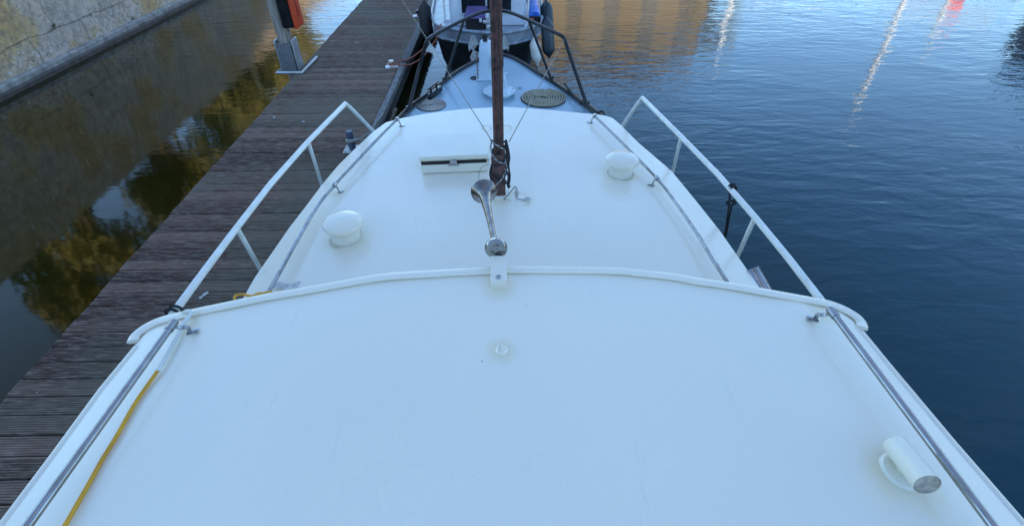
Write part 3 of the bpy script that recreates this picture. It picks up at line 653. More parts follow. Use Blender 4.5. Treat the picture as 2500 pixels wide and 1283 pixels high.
# ---- mushroom vents
def mushroom(px, py, capx, capy, pw, lean=0):
    p = C(px, py); dep = (p+ZZ*.13-CAMP).dot(FW); r = pw/2*dep/FPX
    bm = BM(); lathe(bm, [(r*.80, -.02), (r*.78, .004), (r*.74, .012), (r*.73, .09)], 30, Matrix.Translation(p)); st = link('mushroom_vent', bm, M['cream'], boat)
    bm = BM(); lathe(bm, [(r*.74, -.004), (r*.88, -.001), (r*.84, .006), (r*.78, .008)], 36, Matrix.Translation(p), caps=False); link('sealant', bm, M['trim'], st)
    bm = BM(); lathe(bm, [(r*.735, .070), (r*.75, .071), (r*.75, .075), (r*.735, .076)], 36, Matrix.Translation(p), caps=False); link('seam', bm, M['trim'], st)
    bm = BM(); lathe(bm, [(r*.70, .090), (r*.93, .084), (r*.985, .085), (r*1.0, .090), (r*1.0, .104), (r*.97, .110), (r*.955, .1105), (r*.90, .118), (r*.72, .128), (r*.4, .135), (0, .137)], 40, Matrix.Translation(p)); link('cap', bm, M['white'], st)
    return st
mushroom(1514, 424, 0, 0, 80); mushroom(846, 580, 0, 0, 97)
# ---- cabin roof handrails
def handrail(pts, posts, r, h, surf, zf):
    P3 = [surf(x, y, h) for x, y in pts]
    bm = BM(); tube(bm, smooth_path(P3, 6), r, 14); hr = link('grab_rail', bm, M['steel'], boat)
    for (x, y), inw in posts:
        q = surf(x, y, h); bm = BM(); base_ = Vector((q.x+inw*.022, q.y-.005, zf(q.x+inw*.022, q.y)))
        lathe(bm, [(.0001, .0), (.0125+r*.25, .0), (.0125+r*.25, .03), (.0001, .03)], 14, Matrix.Translation(q-Vector((0, .015, 0))) @ Matrix.Rotation(R(-90), 4, 'X'), caps=False)
        tube(bm, smooth_path([q, q+Vector((inw*.012, 0, -.012)), base_+ZZ*.012, base_+ZZ*.002], 4), r*.55, 8)
        box(bm, base_+Vector((inw*.010, 0, .004)), (.042, .026, .005), bev=.0015)
        link('bracket', bm, M['steel'], hr)
    return hr
handrail([(970, 290), (916, 345), (864, 400), (816, 452), (775, 503), (728, 582), (685, 660), (652, 718), (632, 760)], [((969, 291), 1), ((816, 452), 1)], .0100, .055, C, zc)
handrail([(1452, 283), (1521, 350), (1603, 434), (1640, 480), (1700, 566), (1735, 624), (1777, 691), (1800, 735)], [((1452, 283), -1), ((1604, 435), -1)], .0100, .055, C, zc)
# ---- side rails (white tube)
def side_rail(pts, posts, z, front):
    P3 = [at(x, y, z) for x, y in pts]; bm = BM()
    tube(bm, [front]+[front.lerp(P3[0], .93)]+[P3[0]+(P3[1]-P3[0])*.012]+P3[1:], .0165, 12)
    sr = link('side_rail', bm, M['tubewhite'], boat)
    for (x, y), (fx, fy) in posts:
        q = at(x, y, z); d = (at(fx, fy, z-.45)-q); f_ = q+d*(z-1.14)/.45
        bm = BM(); tube(bm, [q, f_], .0125, 10); link('stanchion', bm, M['tubewhite'], sr)
    return sr
ZR = 1.97
fl = at(912, 321, 1.55); fl = at(843, 251, ZR)+(fl-at(843, 251, ZR))*1.9
fr = at(1519, 309, 1.62); fr = at(1567, 239, ZR)+(fr-at(1567, 239, ZR))*2.2
side_rail([(844, 252), (753, 345), (660, 450), (578, 556), (500, 660), (428, 758), (385, 830)], [((753, 347), (786, 452)), ((578, 556), (640, 664))], ZR, fl)
side_rail([(1567, 238), (1662, 333), (1752, 425), (1843, 530), (1925, 630), (2004, 732), (2060, 810)], [((1663, 334), (1640, 428)), ((1843, 530), (1797, 633))], ZR, fr)
# ---- mast (rusty channel steel) with foot, cleats
mb = C(1220, 474); MX, MY = mb.x, mb.y
mst = BM()
def channel(bm, x, y, z0, z1, w_, d_, t_):
    box(bm, (x, y, (z0+z1)/2), (w_*.62, d_*.55, z1-z0))
    for s in (-1, 1): box(bm, (x+s*(w_/2-t_/2), y, (z0+z1)/2), (t_, d_, z1-z0+.002), bev=.0025)
channel(mst, MX, MY, mb.z, 5.2, .058, .062, .013)
for v in mst.verts: v.co.x += noise.noise((v.co.z*9, v.co.y*80, 1))*.002
# extra loops so the rust edge wobbles
mast = link('mast', mst, M['rust'], boat)
b = BM(); box(b, (MX-.004, MY-.012, mb.z+.13), (.078, .05, .30), bev=.006); box(b, (MX-.004, MY+.03, mb.z+.13), (.078, .03, .30), bev=.006); link('mast_step', b, M['rust'], mast)
b = BM(); box(b, (MX, MY, mb.z+.006), (.13, .12, .012), bev=.004); link('mast_plate', b, M['cream'], mast)
b = BM(); q = C(1213, 311, .01); 
for s in (-1, 1): 
    b = BM(); tube(b, smooth_path([q+Vector((s*.045, 0, -.01)), q+Vector((s*.05, 0, .012)), q+Vector((s*.10, 0, .012)), q+Vector((s*.105, 0, -.01))], 4), .005, 6)
    link('eye_bracket', b, M['white'], boat)
# ---- wheelhouse roof
Lip = [(329, 826), (336, 812), (352, 798), (375, 784), (409, 771), (468, 757), (560, 738), (661, 717), (767, 699), (915, 680), (1000, 665), (1199, 654), (1240, 652), (1484, 654), (1558, 660), (1640, 669), (1700, 680), (1777, 691), (1878, 709), (1996, 730), (2024, 736), (2055, 748), (2085, 766), (2098, 782), (2099, 793)]
Lip[9] = (915, 673); 
LW = [W(x, y, .006) for x, y in Lip]
wl_ = [W(*q) for q in ((325, 848), (240, 950), (120, 1113), (0, 1272))]; wr_ = [W(*q) for q in ((2112, 812), (2180, 895), (2340, 1085), (2500, 1268))]
WL = sorted([(v.y, v.x) for v in wl_]); WR = sorted([(v.y, v.x) for v in wr_])
FW_ = sorted([(v.x, v.y-.012) for v in LW]); YB2 = -.75
g = []; nx, ny = 60, 50
for j in range(ny+1):
    row = []
    for i in range(nx+1):
        s = i/nx; xl = interp(WL, 1.2); xr = interp(WR, 1.2); x = xl+(xr-xl)*s
        for _ in range(6):
            yf = interp(FW_, min(max(x, FW_[0][0]+.012), FW_[-1][0]-.012)); y = YB2+(yf-YB2)*(1-(1-j/ny)**1.5); yy = max(y, .1)
            xl = interp(WL, yy); xr = interp(WR, yy); x = xl+(xr-xl)*s
        row.append(Vector((x, y, zw(x, y))))
    g.append(row)
wroof = link('wheelhouse_roof', plate(g, .04, .008), M['white_house'], boat, sharp=50)
b = BM(); sp_ = smooth_path(LW, 4); tube(b, [v+Vector((0, -.012, .0)) for v in sp_], .01, 14, flat=(.0070, .017)); link('roof_lip', b, M['white'], wroof, sharp=60)
for ends, inner in ((LW[:8], (470, 790)), (LW[-9:], (1985, 765))):
    pl_ = [Vector((v.x, v.y-.012, zw(v.x, v.y)-.003)) for v in ends]; q_ = W(*inner, -.004); b = BM()
    t_ = [b.verts.new(v) for v in pl_]; u_ = [b.verts.new(v-ZZ*.03) for v in pl_]; c_ = b.verts.new(q_)
    for i in range(len(pl_)-1): b.faces.new((t_[i], t_[i+1], c_)); b.faces.new((t_[i], u_[i], u_[i+1], t_[i+1]))
    link('roof_corner', b, M['white'], wroof)
# gutter strips along the side edges
for Q, s in ((wl_, 1), (wr_, -1)):
    b = BM(); path = [Vector((v.x+s*.012, v.y, v.z+.002)) for v in Q]; e0 = path[-1]+(path[-1]-path[-2])*1.2; path = path+[Vector((e0.x, e0.y, zw(e0.x, 0)+.002))]
    tube(b, path, .007, 10, flat=(.007, .010)); link('roof_edge', b, M['white'], wroof, sharp=60)
# wheelhouse walls
b = BM(); prism(b, [(-.95, -.7), (.97, -.7), (.97, 1.08), (.6, 1.14), (-.6, 1.14), (-.95, 1.08)], 1.10, lambda q: zw(q[0], 0)-.041); wh = link('wheelhouse_wall', b, M['white'], boat)
for x in (-.64, 0, .64):
    b = BM(); box(b, (x, 1.145 if x == 0 else 1.12, 2.05), (.54, .03, .30), bev=.01); link('window', b, M['glass'], wh)
for s in (-1, 1):
    for y in (-.3, .5): b = BM(); box(b, (s*.965+.01, y, 2.02), (.03, .6, .34), bev=.01); link('window', b, M['glass'], wh)
# wheelhouse grab rails
def wrail(pts, post, inw):
    P3 = [W(x, y, .055) for x, y in pts]; d = (P3[-1]-P3[0]); P3.append(P3[-1]+d*.5)
    bm = BM(); tube(bm, P3, .0098, 16); hr = link('grab_rail', bm, M['steel'], boat)
    q = P3[0]; dn = d.normalized(); bm = BM(); tube(bm, [q-dn*.004, q+dn*.028], .0125, 16); tube(bm, [q-dn*.007, q-dn*.003], .011, 16)
    base_ = Vector((q.x+inw*.030, q.y+.002, zw(q.x+inw*.05, q.y)+.006)); tube(bm, smooth_path([q+dn*.01, q+Vector((inw*.014, 0, -.02)), base_+ZZ*.016, base_], 4), .006, 8)
    box(bm, base_+Vector((inw*.012, -.004, .001)), (.032, .019, .004), rz=inw*.25, bev=.0015); lathe(bm, [(.004, .004), (.004, .007), (0, .008)], 8, Matrix.Translation(base_+Vector((inw*.02, -.004, 0))))
    link('bracket', bm, M['steel'], hr); return hr
wrail([(424, 788), (250, 1030), (67, 1283)], 0, 1); wrail([(2028, 757), (2220, 1012), (2424, 1283)], 0, -1)
# horn
hb = W(1218, 668); hz_ = zw(0, 0)
b = BM(); box(b, Vector((hb.x, W(1218, 672).y-.004, hz_+.030)), (.052, .105, .008), rot=Matrix.Rotation(R(12), 3, 'X'), bev=.0025)
box(b, Vector((hb.x, W(1218, 672).y-.020, hz_+.010)), (.050, .075, .034), bev=.006); hrn = link('horn_bracket', b, M['white'], boat)
pD = at(1211, 606, hz_+.055); pB = at(1182, 470, hz_+.015)
b = BM(); ax = (pB-pD); L = ax.length; q = ax.to_track_quat('Z', 'Y').to_matrix().to_4x4()
mt = Matrix.Translation(pD) @ q; rb = 31.5*((pB-CAMP).dot(FW))/FPX; rd = 28*((pD-CAMP).dot(FW))/FPX
pr = [(0, -.012), (.008, -.012), (.010, -.006)]
hp = [(.0095, .0), (.0095, L*.10), (.0105, L*.30), (.0125, L*.48), (.0150, L*.62), (.0180, L*.74), (.0215, L*.84), (.0255, L*.90), (.0310, L*.945), (rb*.86, L*.99), (rb*.98, L*1.01), (rb*1.02, L*1.015), (rb*1.02, L*1.03), (rb*.97, L*1.03), (rb*.80, L*.995), (.027, L*.945), (.018, L*.85), (.010, L*.6), (0, L*.5)]
lathe(b, hp, 40, mt, caps=False); horn = link('horn', b, M['nickel'], hrn, sharp=80)
tl = Matrix.Translation(pD) @ Matrix.Rotation(R(62), 4, 'X')
b = BM(); lathe(b, [(0, -.014), (.007, -.014), (.007, -.010), (.016, -.010), (.0165, -.0125), (.0185, -.0125), (.019, -.010), (rd*.92, -.009), (rd, -.004), (rd, .006), (rd*.9, .012), (.014, .018), (.010, .03), (0, .03)][::-1], 36, Matrix.Translation(pD) @ (CAMP*.45+Vector((0, -.6, 1.2))*.55-pD*.0-Vector((0, 0, 2.2))).normalized().to_track_quat('-Z', 'Y').to_matrix().to_4x4(), caps=False)
link('diaphragm', b, M['steel'], horn)
b = BM(); tube(b, [pD+Vector((.003, .004, -.030)), Vector((hb.x, hb.y+.022, hz_+.014))], .013, 12); link('stem', b, M['blackrub'], horn)
b = BM(); c_ = W(1217, 686); lathe(b, [(.0001, 0), (.009, 0), (.009, .005), (.005, .008), (.0001, .008)], 6, Matrix.Translation(Vector((c_.x, c_.y-.012, hz_+.026)))); link('bolt', b, M['steel'], hrn)
# little plug on the roof
p = W(1225, 855); b = BM(); lathe(b, [(.018, -.004), (.017, .003), (.012, .008), (.0, .009)], 20, Matrix.Translation(p)); box(b, p+Vector((0, 0, .010)), (.004, .028, .006), bev=.0015); box(b, p+Vector((-.008, .002, .009)), (.003, .018, .005)); link('roof_plug', b, M['white'], boat)
# slanted white tube with round flange
pa = W(2186, 1085, .042); pe = W(2264, 1182, .072)
b = BM(); r_ = .0265; d = (pe-pa); n_ = d.normalized()
tube(b, [pa, pa+n_*.003, pe-n_*.003, pe], r_, 28, caps=False); tube(b, [pe-n_*.012, pa+n_*.02], r_*.90, 28, caps=True)
rt = link('roof_vent_pipe', b, M['cream'], boat)
mid = W(2200, 1152); b = BM(); lathe(b, [(.047, -.004), (.047, .006), (.041, .012), (.03, .013), (0, .013)], 32, Matrix.Translation(mid)); link('flange', b, M['cream'], rt)
b = BM(); tube(b, [mid+Vector((.006, .004, .005)), pa.lerp(pe, .55)], .017, 14); link('foot', b, M['cream'], rt)
b = BM(); tube(b, [pe-n_*.006, pe-n_*.002], r_*.955, 24); link('gauze', b, mat('rusty gauze', (.60, .55, .44), (.36, .32, .25), 60, .8, .3, bmp=.9), rt)
# stainless tube beside the cabin
b = BM(); pa = at(1832, 662, 1.72); pe = at(1905, 790, 1.60); n_ = (pe-pa).normalized(); tube(b, [pa, pa+n_*.004, pe], .048, 24)
tube(b, [pa+Vector((.028, 0, .041)), pe+Vector((.028, 0, .041))], .002, 6); link('side_flue', b, M['steel'], boat, sharp=30)
# ------------------------------------------------------------------ loose things on the boat
def coil(c, R0, r, turns, m, label, rin, name='coiled_rope', tail=None, dirt=0):
    bm = BM(); pts = []; n = int(turns*40)
    for i in range(n+1):
        a = 2*math.pi*turns*i/n; rr_ = rin+(R0-rin)*i/n
        pts.append(c+Vector((math.cos(a)*rr_*(1+.012*math.sin(3*a)), math.sin(a)*rr_, r*.9+.004*random.random()*dirt)))
    if tail: pts += tail
    tube(bm, pts, r, 7); o = tag(link(name, bm, M[m], sharp=180), label, 'rope coil')
    bm = BM(); lathe(bm, [(rin-r*.5, 0), (rin-r*.5, r*.35), (R0, r*.35), (R0, 0)], 40, Matrix.Translation(c)); u = link('gap_shade', bm, M['ropedark'], o); return o  # dark disc added under the turns, stands in for shade between them
c = D(1053, 257); c.z = zd(c.x, c.y)
tl_ = [D(1010, 279, .02), D(985, 285, .03), D(972, 290, .04)]
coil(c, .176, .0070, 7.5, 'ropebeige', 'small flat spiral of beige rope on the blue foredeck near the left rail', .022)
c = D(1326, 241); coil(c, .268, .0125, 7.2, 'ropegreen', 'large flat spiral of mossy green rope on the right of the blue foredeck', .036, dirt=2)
b = BM(); tube(b, smooth_path([D(1012, 287, .012), D(995, 285, .012), D(985, 289, .02), D(972, 287, .03)], 5), .009, 7)
tag(link('rope_end', b, M['ropedark']), 'dark grey rope end lying at the front left corner of the cabin', 'rope')
b = BM(); rl = [(1378, 205), (1400, 232), (1415, 247), (1425, 250), (1440, 262), (1456, 274), (1470, 272), (1476, 282)]
tube(b, smooth_path([D(x, y, .065) for x, y in rl], 5), .014, 7); 
kn = D(1424, 252, .085); ks = [kn+Vector((math.cos(a)*.032, math.sin(a*1.0)*.045, math.sin(2*a)*.022)) for a in [i*.4 for i in range(32)]]; tube(b, ks, .012, 7)
tube(b, smooth_path([D(1432, 262, .07), D(1450, 276, .08), D(1462, 283, .05)], 4), .015, 7)
tag(link('mooring_rope', b, M['ropedark']), 'dark green grey rope knotted along the right foredeck rail', 'rope')
b = BM(); rl = [(1095, 192), (1068, 216), (1050, 232), (1020, 255), (1000, 272), (985, 285)]
tube(b, smooth_path([D(x, y, .055) for x, y in rl], 5), .010, 7); tag(link('mooring_rope', b, M['ropedark']), 'dark rope running along the left foredeck rail past the deck cleat', 'rope')
# stays
cornL, cornR = at(1047, 103, 1.84), at(1377, 98, 1.84)
mL, mR = atY(1206, 352, MY-.02), atY(1243, 346, MY-.02)
def stay(a, c, ext, label):
    bm = BM(); d_ = (c-a); pts = [a, a+d_]; 
    if ext: pts.append(a+d_*ext)
    tube(bm, pts, .0031, 6)
    return tag(link('wire_stay', bm, M['wire']), label, 'wire')
stay(mL, cornL, 4.0, 'thin wire stay from the mast foot past the left corner of the bow rail')
stay(mR, cornR, 1.01, 'thin wire stay from the mast foot to the right corner of the bow rail')
# rag tied to the left stay
b = BM()
for k in range(2):
    o_ = mL.lerp(cornL, .955+.01*k); vs = []
    out_ = [(0, 0), (-.045, -.075), (-.05, -.10), (-.028, -.085), (0, -.10), (.02, -.13), (.055, -.19), (.05, -.12), (.055, -.07), (.02, -.03)]
    f_ = b.faces.new([b.verts.new(o_+Vector((x, z*.35+.02*k, z*.72+.010*math.sin(x*90+k)))) for x, z in out_]); bmesh.ops.triangulate(b, faces=[f_])
r_ = bmesh.ops.solidify(b, geom=list(b.faces), thickness=.003)
tag(link('torn_rag', b, M['rag']), 'pale torn rag tied to the left wire stay at the bow rail', 'rag')
# webbing and cords bound round the mast
b = BM(); z0 = mb.z
def loopm(z, tilt, ph, rx=.047, ry=.048, n=18, part=1.0): return [Vector((MX+math.cos(ph+6.283*part*k/n)*rx, MY-.005+math.sin(ph+6.283*part*k/n)*ry, z+tilt*math.cos(6.283*part*k/n))) for k in range(n+1)]
for z, t_, ph in ((.31, .03, 0), (.26, .045, 1), (.18, .04, 2), (.12, -.04, .2)): tube(b, loopm(z0+z, t_, ph, .042, .044), .0050, 6)
for dx, za, zb in ((.050, .37, .20), (.056, .35, .15), (.044, .36, .24), (-.044, .24, .09), (-.050, .22, .08), (.050, .18, .07), (.058, .16, .08)):
    tube(b, smooth_path([Vector((MX+dx*.8, MY-.03, z0+za)), Vector((MX+dx*1.05, MY-.040, z0+(za+zb)/2+.02)), Vector((MX+dx*.95, MY-.045, z0+(za+zb)/2-.03)), Vector((MX+dx*1.1, MY-.045, z0+zb))], 5), .0060, 6)
tag(link('lashing', b, M['webbing']), 'black and white webbing lashed round the foot of the rusty mast', 'lashing')
b = BM()
for z, t_, ph in ((.325, -.035, .5), (.285, .05, 2.2), (.14, .06, .4)): tube(b, loopm(z0+z, t_, ph, .046, .048), .0042, 6)
tag(link('cord', b, M['webwhite']), 'pale grey cord crossed over the dark lashing on the rusty mast', 'cord')
b = BM(); tube(b, smooth_path([Vector((MX-.05, MY-.03, z0+.22)), Vector((MX-.105, MY-.04, z0+.20)), Vector((MX-.12, MY-.05, z0+.10)), Vector((MX-.10, MY-.05, z0+.02)), Vector((MX-.07, MY-.06, z0+.004))], 6), .0016, 5)
tag(link('wire_loop', b, M['wire']), 'thin loose wire loop beside the mast foot above the horn', 'wire')
# antenna plug and shackle right of the mast
p = C(1265, 489); b = BM(); lathe(b, [(.055, -.002), (.052, .003), (.04, .006), (0, .007)], 24, Matrix.Translation(p)); an = link('aerial_base', b, M['cream'], boat)
b = BM(); lathe(b, [(.011, 0), (.011, .02), (.014, .022), (.014, .034), (.009, .036), (.009, .052), (.004, .06), (0, .06)], 12, Matrix.Translation(p+Vector((-.008, .03, .006)))); link('plug', b, M['steeldull'], an)
b = BM(); q = p+Vector((-.008, .03, .064)); tube(b, smooth_path([q, q+Vector((-.012, -.004, .012)), q+Vector((-.05, -.02, -.03)), q+Vector((-.075, -.03, -.055)), Vector((MX+.03, MY-.05, mb.z+.008))], 5), .0026, 6); link('lead', b, M['blackrub'], an)
b = BM(); q = p+Vector((.052, -.01, .012)); tube(b, [q+Vector((math.cos(a)*.019, math.sin(a)*.013, .002)) for a in [i*.52 for i in range(12)]], .0055, 7, closed=True); tube(b, [q+Vector((-.02, 0, 0)), q+Vector((-.062, .012, 0))], .004, 6); link('shackle', b, M['steeldull'], an)
# cables on the wheelhouse roof
b = BM(); tube(b, smooth_path([W(386, 903, .009), W(352, 951, .007), W(326, 990, .007), W(285, 1063, .007), W(250, 1120, .007), W(219, 1176, .007), W(158, 1283, .008), W(90, 1400, .008)], 6), .0052, 12)
tag(link('power_cable', b, M['yellow']), 'straight yellow power cable lying along the left side of the wheelhouse roof', 'cable')
b = BM(); tube(b, smooth_path([W(450, 790, -.08), W(440, 771, -.01), W(455, 759, .022), W(468, 760, .024), W(466, 766, .02), W(448, 790, .012), W(430, 825, .010), W(410, 862, .010), W(386, 905, .010)], 6), .0056, 10)
tag(link('white_hose', b, M['whitecable']), 'white sleeve looping over the roof lip to the yellow cable', 'hose')
b = BM(); e = [at(x, y, 1.87) for x, y in ((580, 742), (572, 728), (590, 718), (615, 722), (650, 714), (664, 712))]; e[0].z = 1.8; tube(b, smooth_path(e, 6), .0062, 8)
e = [at(x, y, 1.865) for x, y in ((600, 750), (610, 728), (632, 716), (655, 718), (668, 716))]; tube(b, smooth_path(e, 6), .0062, 8)
tag(link('power_cable', b, M['yellow']), 'small loop of yellow cable hanging off the cabin roof edge by the left rail', 'cable')
b = BM(); p = C(698, 700, .003); vs = []
for i in range(9):
    for j in range(4):
        vs.append(b.verts.new(p+Vector((-.065+.13*i/8, -.022+.044*j/3+.012*math.sin(i), .004+.006*random.random()))))
for i in range(8):
    for j in range(3): b.faces.new((vs[i*4+j], vs[i*4+4+j], vs[i*4+5+j], vs[i*4+1+j]))
tag(link('tape_scrap', b, M['tape']), 'crumpled strip of clear tape stuck to the cabin roof below the wheelhouse lip', 'tape')
# black cord on the right side rail
b = BM(); q = at(1787, 460, ZR); dr_ = (at(1843, 530, ZR)-at(1752, 425, ZR)).normalized()
for k in range(3):
    c_ = q+dr_*(.014*(k-1)); u_ = Vector((0, 0, 1)); v_ = dr_.cross(u_).normalized()
    tube(b, [c_+(u_*math.cos(a)+v_*math.sin(a))*.022+dr_*.006*math.sin(a) for a in [i*.5236 for i in range(12)]], .0055, 6, closed=True)
lo = at(1767, 578, 1.45)
tube(b, smooth_path([q+Vector((-.01, 0, -.015)), at(1781, 490, 1.86), at(1776, 530, 1.67), lo, lo+Vector((-.02, 0, -.2))], 5), .0058, 6)
tube(b, smooth_path([q+Vector((.012, -.01, -.015)), at(1796, 482, 1.88), at(1787, 500, 1.80), at(1779, 540, 1.63), lo+Vector((.01, 0, 0)), lo+Vector((-.01, 0, -.2))], 5), .0058, 6)
c_ = at(1785, 495, 1.84); tube(b, [c_+Vector((math.cos(a)*.028, .01*math.sin(a), math.sin(a)*.009)) for a in [i*.5236 for i in range(12)]], .006, 6, closed=True)
tag(link('black_cord', b, M['ropeblack']), 'black cord tied round the right white rail and hanging down', 'cord')
b = BM(); q = at(424, 762, ZR); 
for k in range(2):
    c_ = q+Vector((.006, .014, 0))*(k*1.3-.4); tube(b, [c_+Vector((math.cos(a)*.026, 0, math.sin(a)*.026)) for a in [i*.5236 for i in range(12)]], .0055, 6, closed=True)
tag(link('black_cord', b, M['ropeblack']), 'black cord wound round the left white rail at the wheelhouse corner', 'cord')
# dark fender peeping out on the right side
# ------------------------------------------------------------------ the other boat, bow on
OZ = 1.10
def O(x, y, dz=0): return at(x, y, OZ+dz)
ob = thing('moored_boat', 'grey hulled boat with white cabin moored ahead, blunt bow towards the camera', 'boat', (.3, 10, 0))
rim = [(1056, 22), (1055, 38), (1059, 52), (1072, 64), (1100, 70), (1147, 77), (1199, 81), (1238, 80), (1284, 71), (1310, 62), (1321, 48), (1323, 30)]
rp = [O(*q) for q in rim]
rp = [Vector((rp[0].x-.02, 15.5, OZ)), Vector((rp[0].x-.10, 12.6, OZ))]+rp+[Vector((rp[-1].x+.12, 12.6, OZ)), Vector((rp[-1].x+.08, 15.5, OZ))]
rs = smooth_path(rp, 5)
b = BM(); cxm = sum(v.x for v in rs)/len(rs); yb = min(v.y for v in rs)
def oring(s, dz, push): return [Vector((cxm+(v.x-cxm)*s, v.y+push*(1-min(1, (v.y-yb)/4)), v.z+dz)) for v in rs]
R0_, R1_, R2_, R3_ = oring(1, 0, 0), oring(.985, -.19, .05), oring(.90, -.75, .35), oring(.7, -1.4, .9)
def band(bm, A, B3, close=True):
    a = [bm.verts.new(v) for v in A]; c_ = [bm.verts.new(v) for v in B3]
    for i in range(len(a)-1): bm.faces.new((a[i], a[i+1], c_[i+1], c_[i]))
    bm.faces.new((a[-1], a[0], c_[0], c_[-1]))
band(b, R0_, R1_); link('topside', b, M['boatgrey'], ob)
b = BM(); band(b, R1_, R2_); band(b, R2_, R3_); link('hull', b, M['hull'], ob)
b = BM(); vs = [b.verts.new(v-ZZ*.03) for v in rs]; f_ = b.faces.new(vs); bmesh.ops.triangulate(b, faces=[f_]); link('deck', b, M['boatgrey'], ob)
b = BM(); tube(b, rs, .028, 10); link('rub_rail', b, mat('worn pale blue rail', (.30, .36, .42), (.18, .20, .22), 10, .4, bmp=.3), ob)
b = BM(); tube(b, oring(.995, -.20, .045), .022, 10); link('rub_rail', b, mat('worn pale blue strake', (.32, .38, .44), (.16, .18, .20), 10, .4, bmp=.3), ob)
# cabin of the other boat
cl, cr = O(1099, 60), O(1284, 60); yF = cl.y+.02
b = BM(); prism(b, [(cl.x, yF), (cr.x, yF), (cr.x+.05, yF+4), (cl.x-.05, yF+4)], OZ-.02, OZ+1.25)
bmesh.ops.bevel(b, geom=[e for e in b.edges if abs(e.verts[0].co.z-e.verts[1].co.z) > .5], offset=.05, segments=3, affect='EDGES')
oc = link('cabin', b, M['boatwhite'], ob)
wa = atY(1126, 33, yF); wb_ = atY(1250, 33, yF)
b = BM(); box(b, ((wa.x+wb_.x)/2, yF-.003, wa.z+.28), (wb_.x-wa.x+.03, .03, .60), bev=.008); wf = link('window', b, M['boatwhite'], oc)
b = BM(); xm = (wa.x+wb_.x)/2; hw = (wb_.x-wa.x)/2
for s in (-1, 1): box(b, (xm+s*hw*.5, yF-.022, wa.z+.28), (hw-.03, .012, .54), bev=.004)
link('pane', b, M['glass'], wf)
for x0 in (1086, 1290):    # grab poles on cabin corners
    q = O(x0, 62); q.y = yF+.05; b = BM(); tube(b, smooth_path([q, q+Vector((0, .02, .5)), q+Vector((0, .1, 1.2))], 4), .018, 8); link('hand_pole', b, M['tubewhite'], oc)
# purple hatch cover with open dark locker
q = O(1160, 70); 
b = BM(); prism(b, [(q.x-.16, yF-.26), (q.x+.20, yF-.26), (q.x+.20, yF-.02), (q.x-.16, yF-.02)], OZ-.02, OZ+.17); lk = link('locker', b, M['dark'], ob)
b = BM(); slab(b, [Vector((q.x-.19, yF-.30, OZ+.175)), Vector((q.x+.24, yF-.30, OZ+.175)), Vector((q.x+.21, yF-.04, OZ+.30)), Vector((q.x-.13, yF-.04, OZ+.30))], .03, .008); link('cover', b, M['purple'], lk)
# winch
q = O(1190, 74); b = BM(); tube(b, [q, q+ZZ*.26], .022, 10); tube(b, [q+Vector((-.07, 0, .13)), q+Vector((.10, 0, .13))], .03, 10); tube(b, [q+Vector((.0, -.02, .05)), q+Vector((.09, -.02, .10))], .03, 8)
lathe(b, [(.04, 0), (.055, .02), (.03, .04), (.055, .07), (0, .08)], 12, Matrix.Translation(q+Vector((.02, 0, .13))) @ Matrix.Rotation(R(90), 4, 'Y')); link('anchor_winch', b, M['steeldull'], ob)
b = BM(); lathe(b, [(.028, .2), (.028, .30), (0, .31)], 10, Matrix.Translation(q)); link('winch_cap', b, M['boatwhite'], ob); b = BM(); lathe(b, [(.022, 0), (.022, .05), (0, .05)], 10, Matrix.Translation(q+Vector((-.11, 0, .13)))); link('winch_cap', b, M['boatwhite'], ob)
for (x, y) in ((1092, 62), (1284, 66)):
    q = O(x, y, .0); b = BM(); lathe(b, [(.035, -.02), (.03, .06), (.045, .08), (.045, .10), (0, .105)], 12, Matrix.Translation(q)); tube(b, [q+Vector((-.07, 0, .05)), q+Vector((.07, 0, .05))], .014, 8); link('cleat', b, M['boatwhite'], ob)
# anchor stowed under the bow with grey hood
q = O(1190, 92, -.1); b = BM(); c_ = Vector((q.x, rp[8].y-.06, OZ-.22))
tube(b, smooth_path([c_+Vector((0, .05, .14)), c_+Vector((0, -.10, .02)), c_+Vector((0, -.16, -.22)), c_+Vector((0, -.10, -.42))], 5), .03, 8)
for s in (-1, 1):
    vv = [c_+Vector((s*.02, -.14, -.10)), c_+Vector((s*.24, -.05, -.02)), c_+Vector((s*.30, -.04, -.14)), c_+Vector((s*.20, -.10, -.34)), c_+Vector((s*.02, -.16, -.42))]
    fr_ = [b.verts.new(v) for v in vv]; bk = [b.verts.new(v+Vector((0, .035, 0))) for v in vv]; b.faces.new(fr_); b.faces.new(bk[::-1])
    for i in range(5): b.faces.new((fr_[i], bk[i], bk[(i+1) % 5], fr_[(i+1) % 5]))
link('anchor', b, M['steeldull'], ob)
for s, px in ((-1, 1152), (1, 1232)):
    q = O(px, 84, -.02); q.y -= .03; b = BM(); o2 = [(0, 0), (.06, -.03), (.10, -.16), (.05, -.20), (.02, -.28), (-.03, -.24), (-.06, -.30), (-.07, -.18), (-.03, -.07)]
    f_ = b.faces.new([b.verts.new(q+Vector((-s*x, -.01+.02*math.sin(z*40), z*.9))) for x, z in o2]); bmesh.ops.triangulate(b, faces=[f_]); bmesh.ops.solidify(b, geom=list(b.faces), thickness=.006)
    tag(link('torn_rag', b, M['rag']), 'grey torn rag hanging on the %s side of the other boat\'s anchor' % ('left' if s < 0 else 'right'), 'rag')
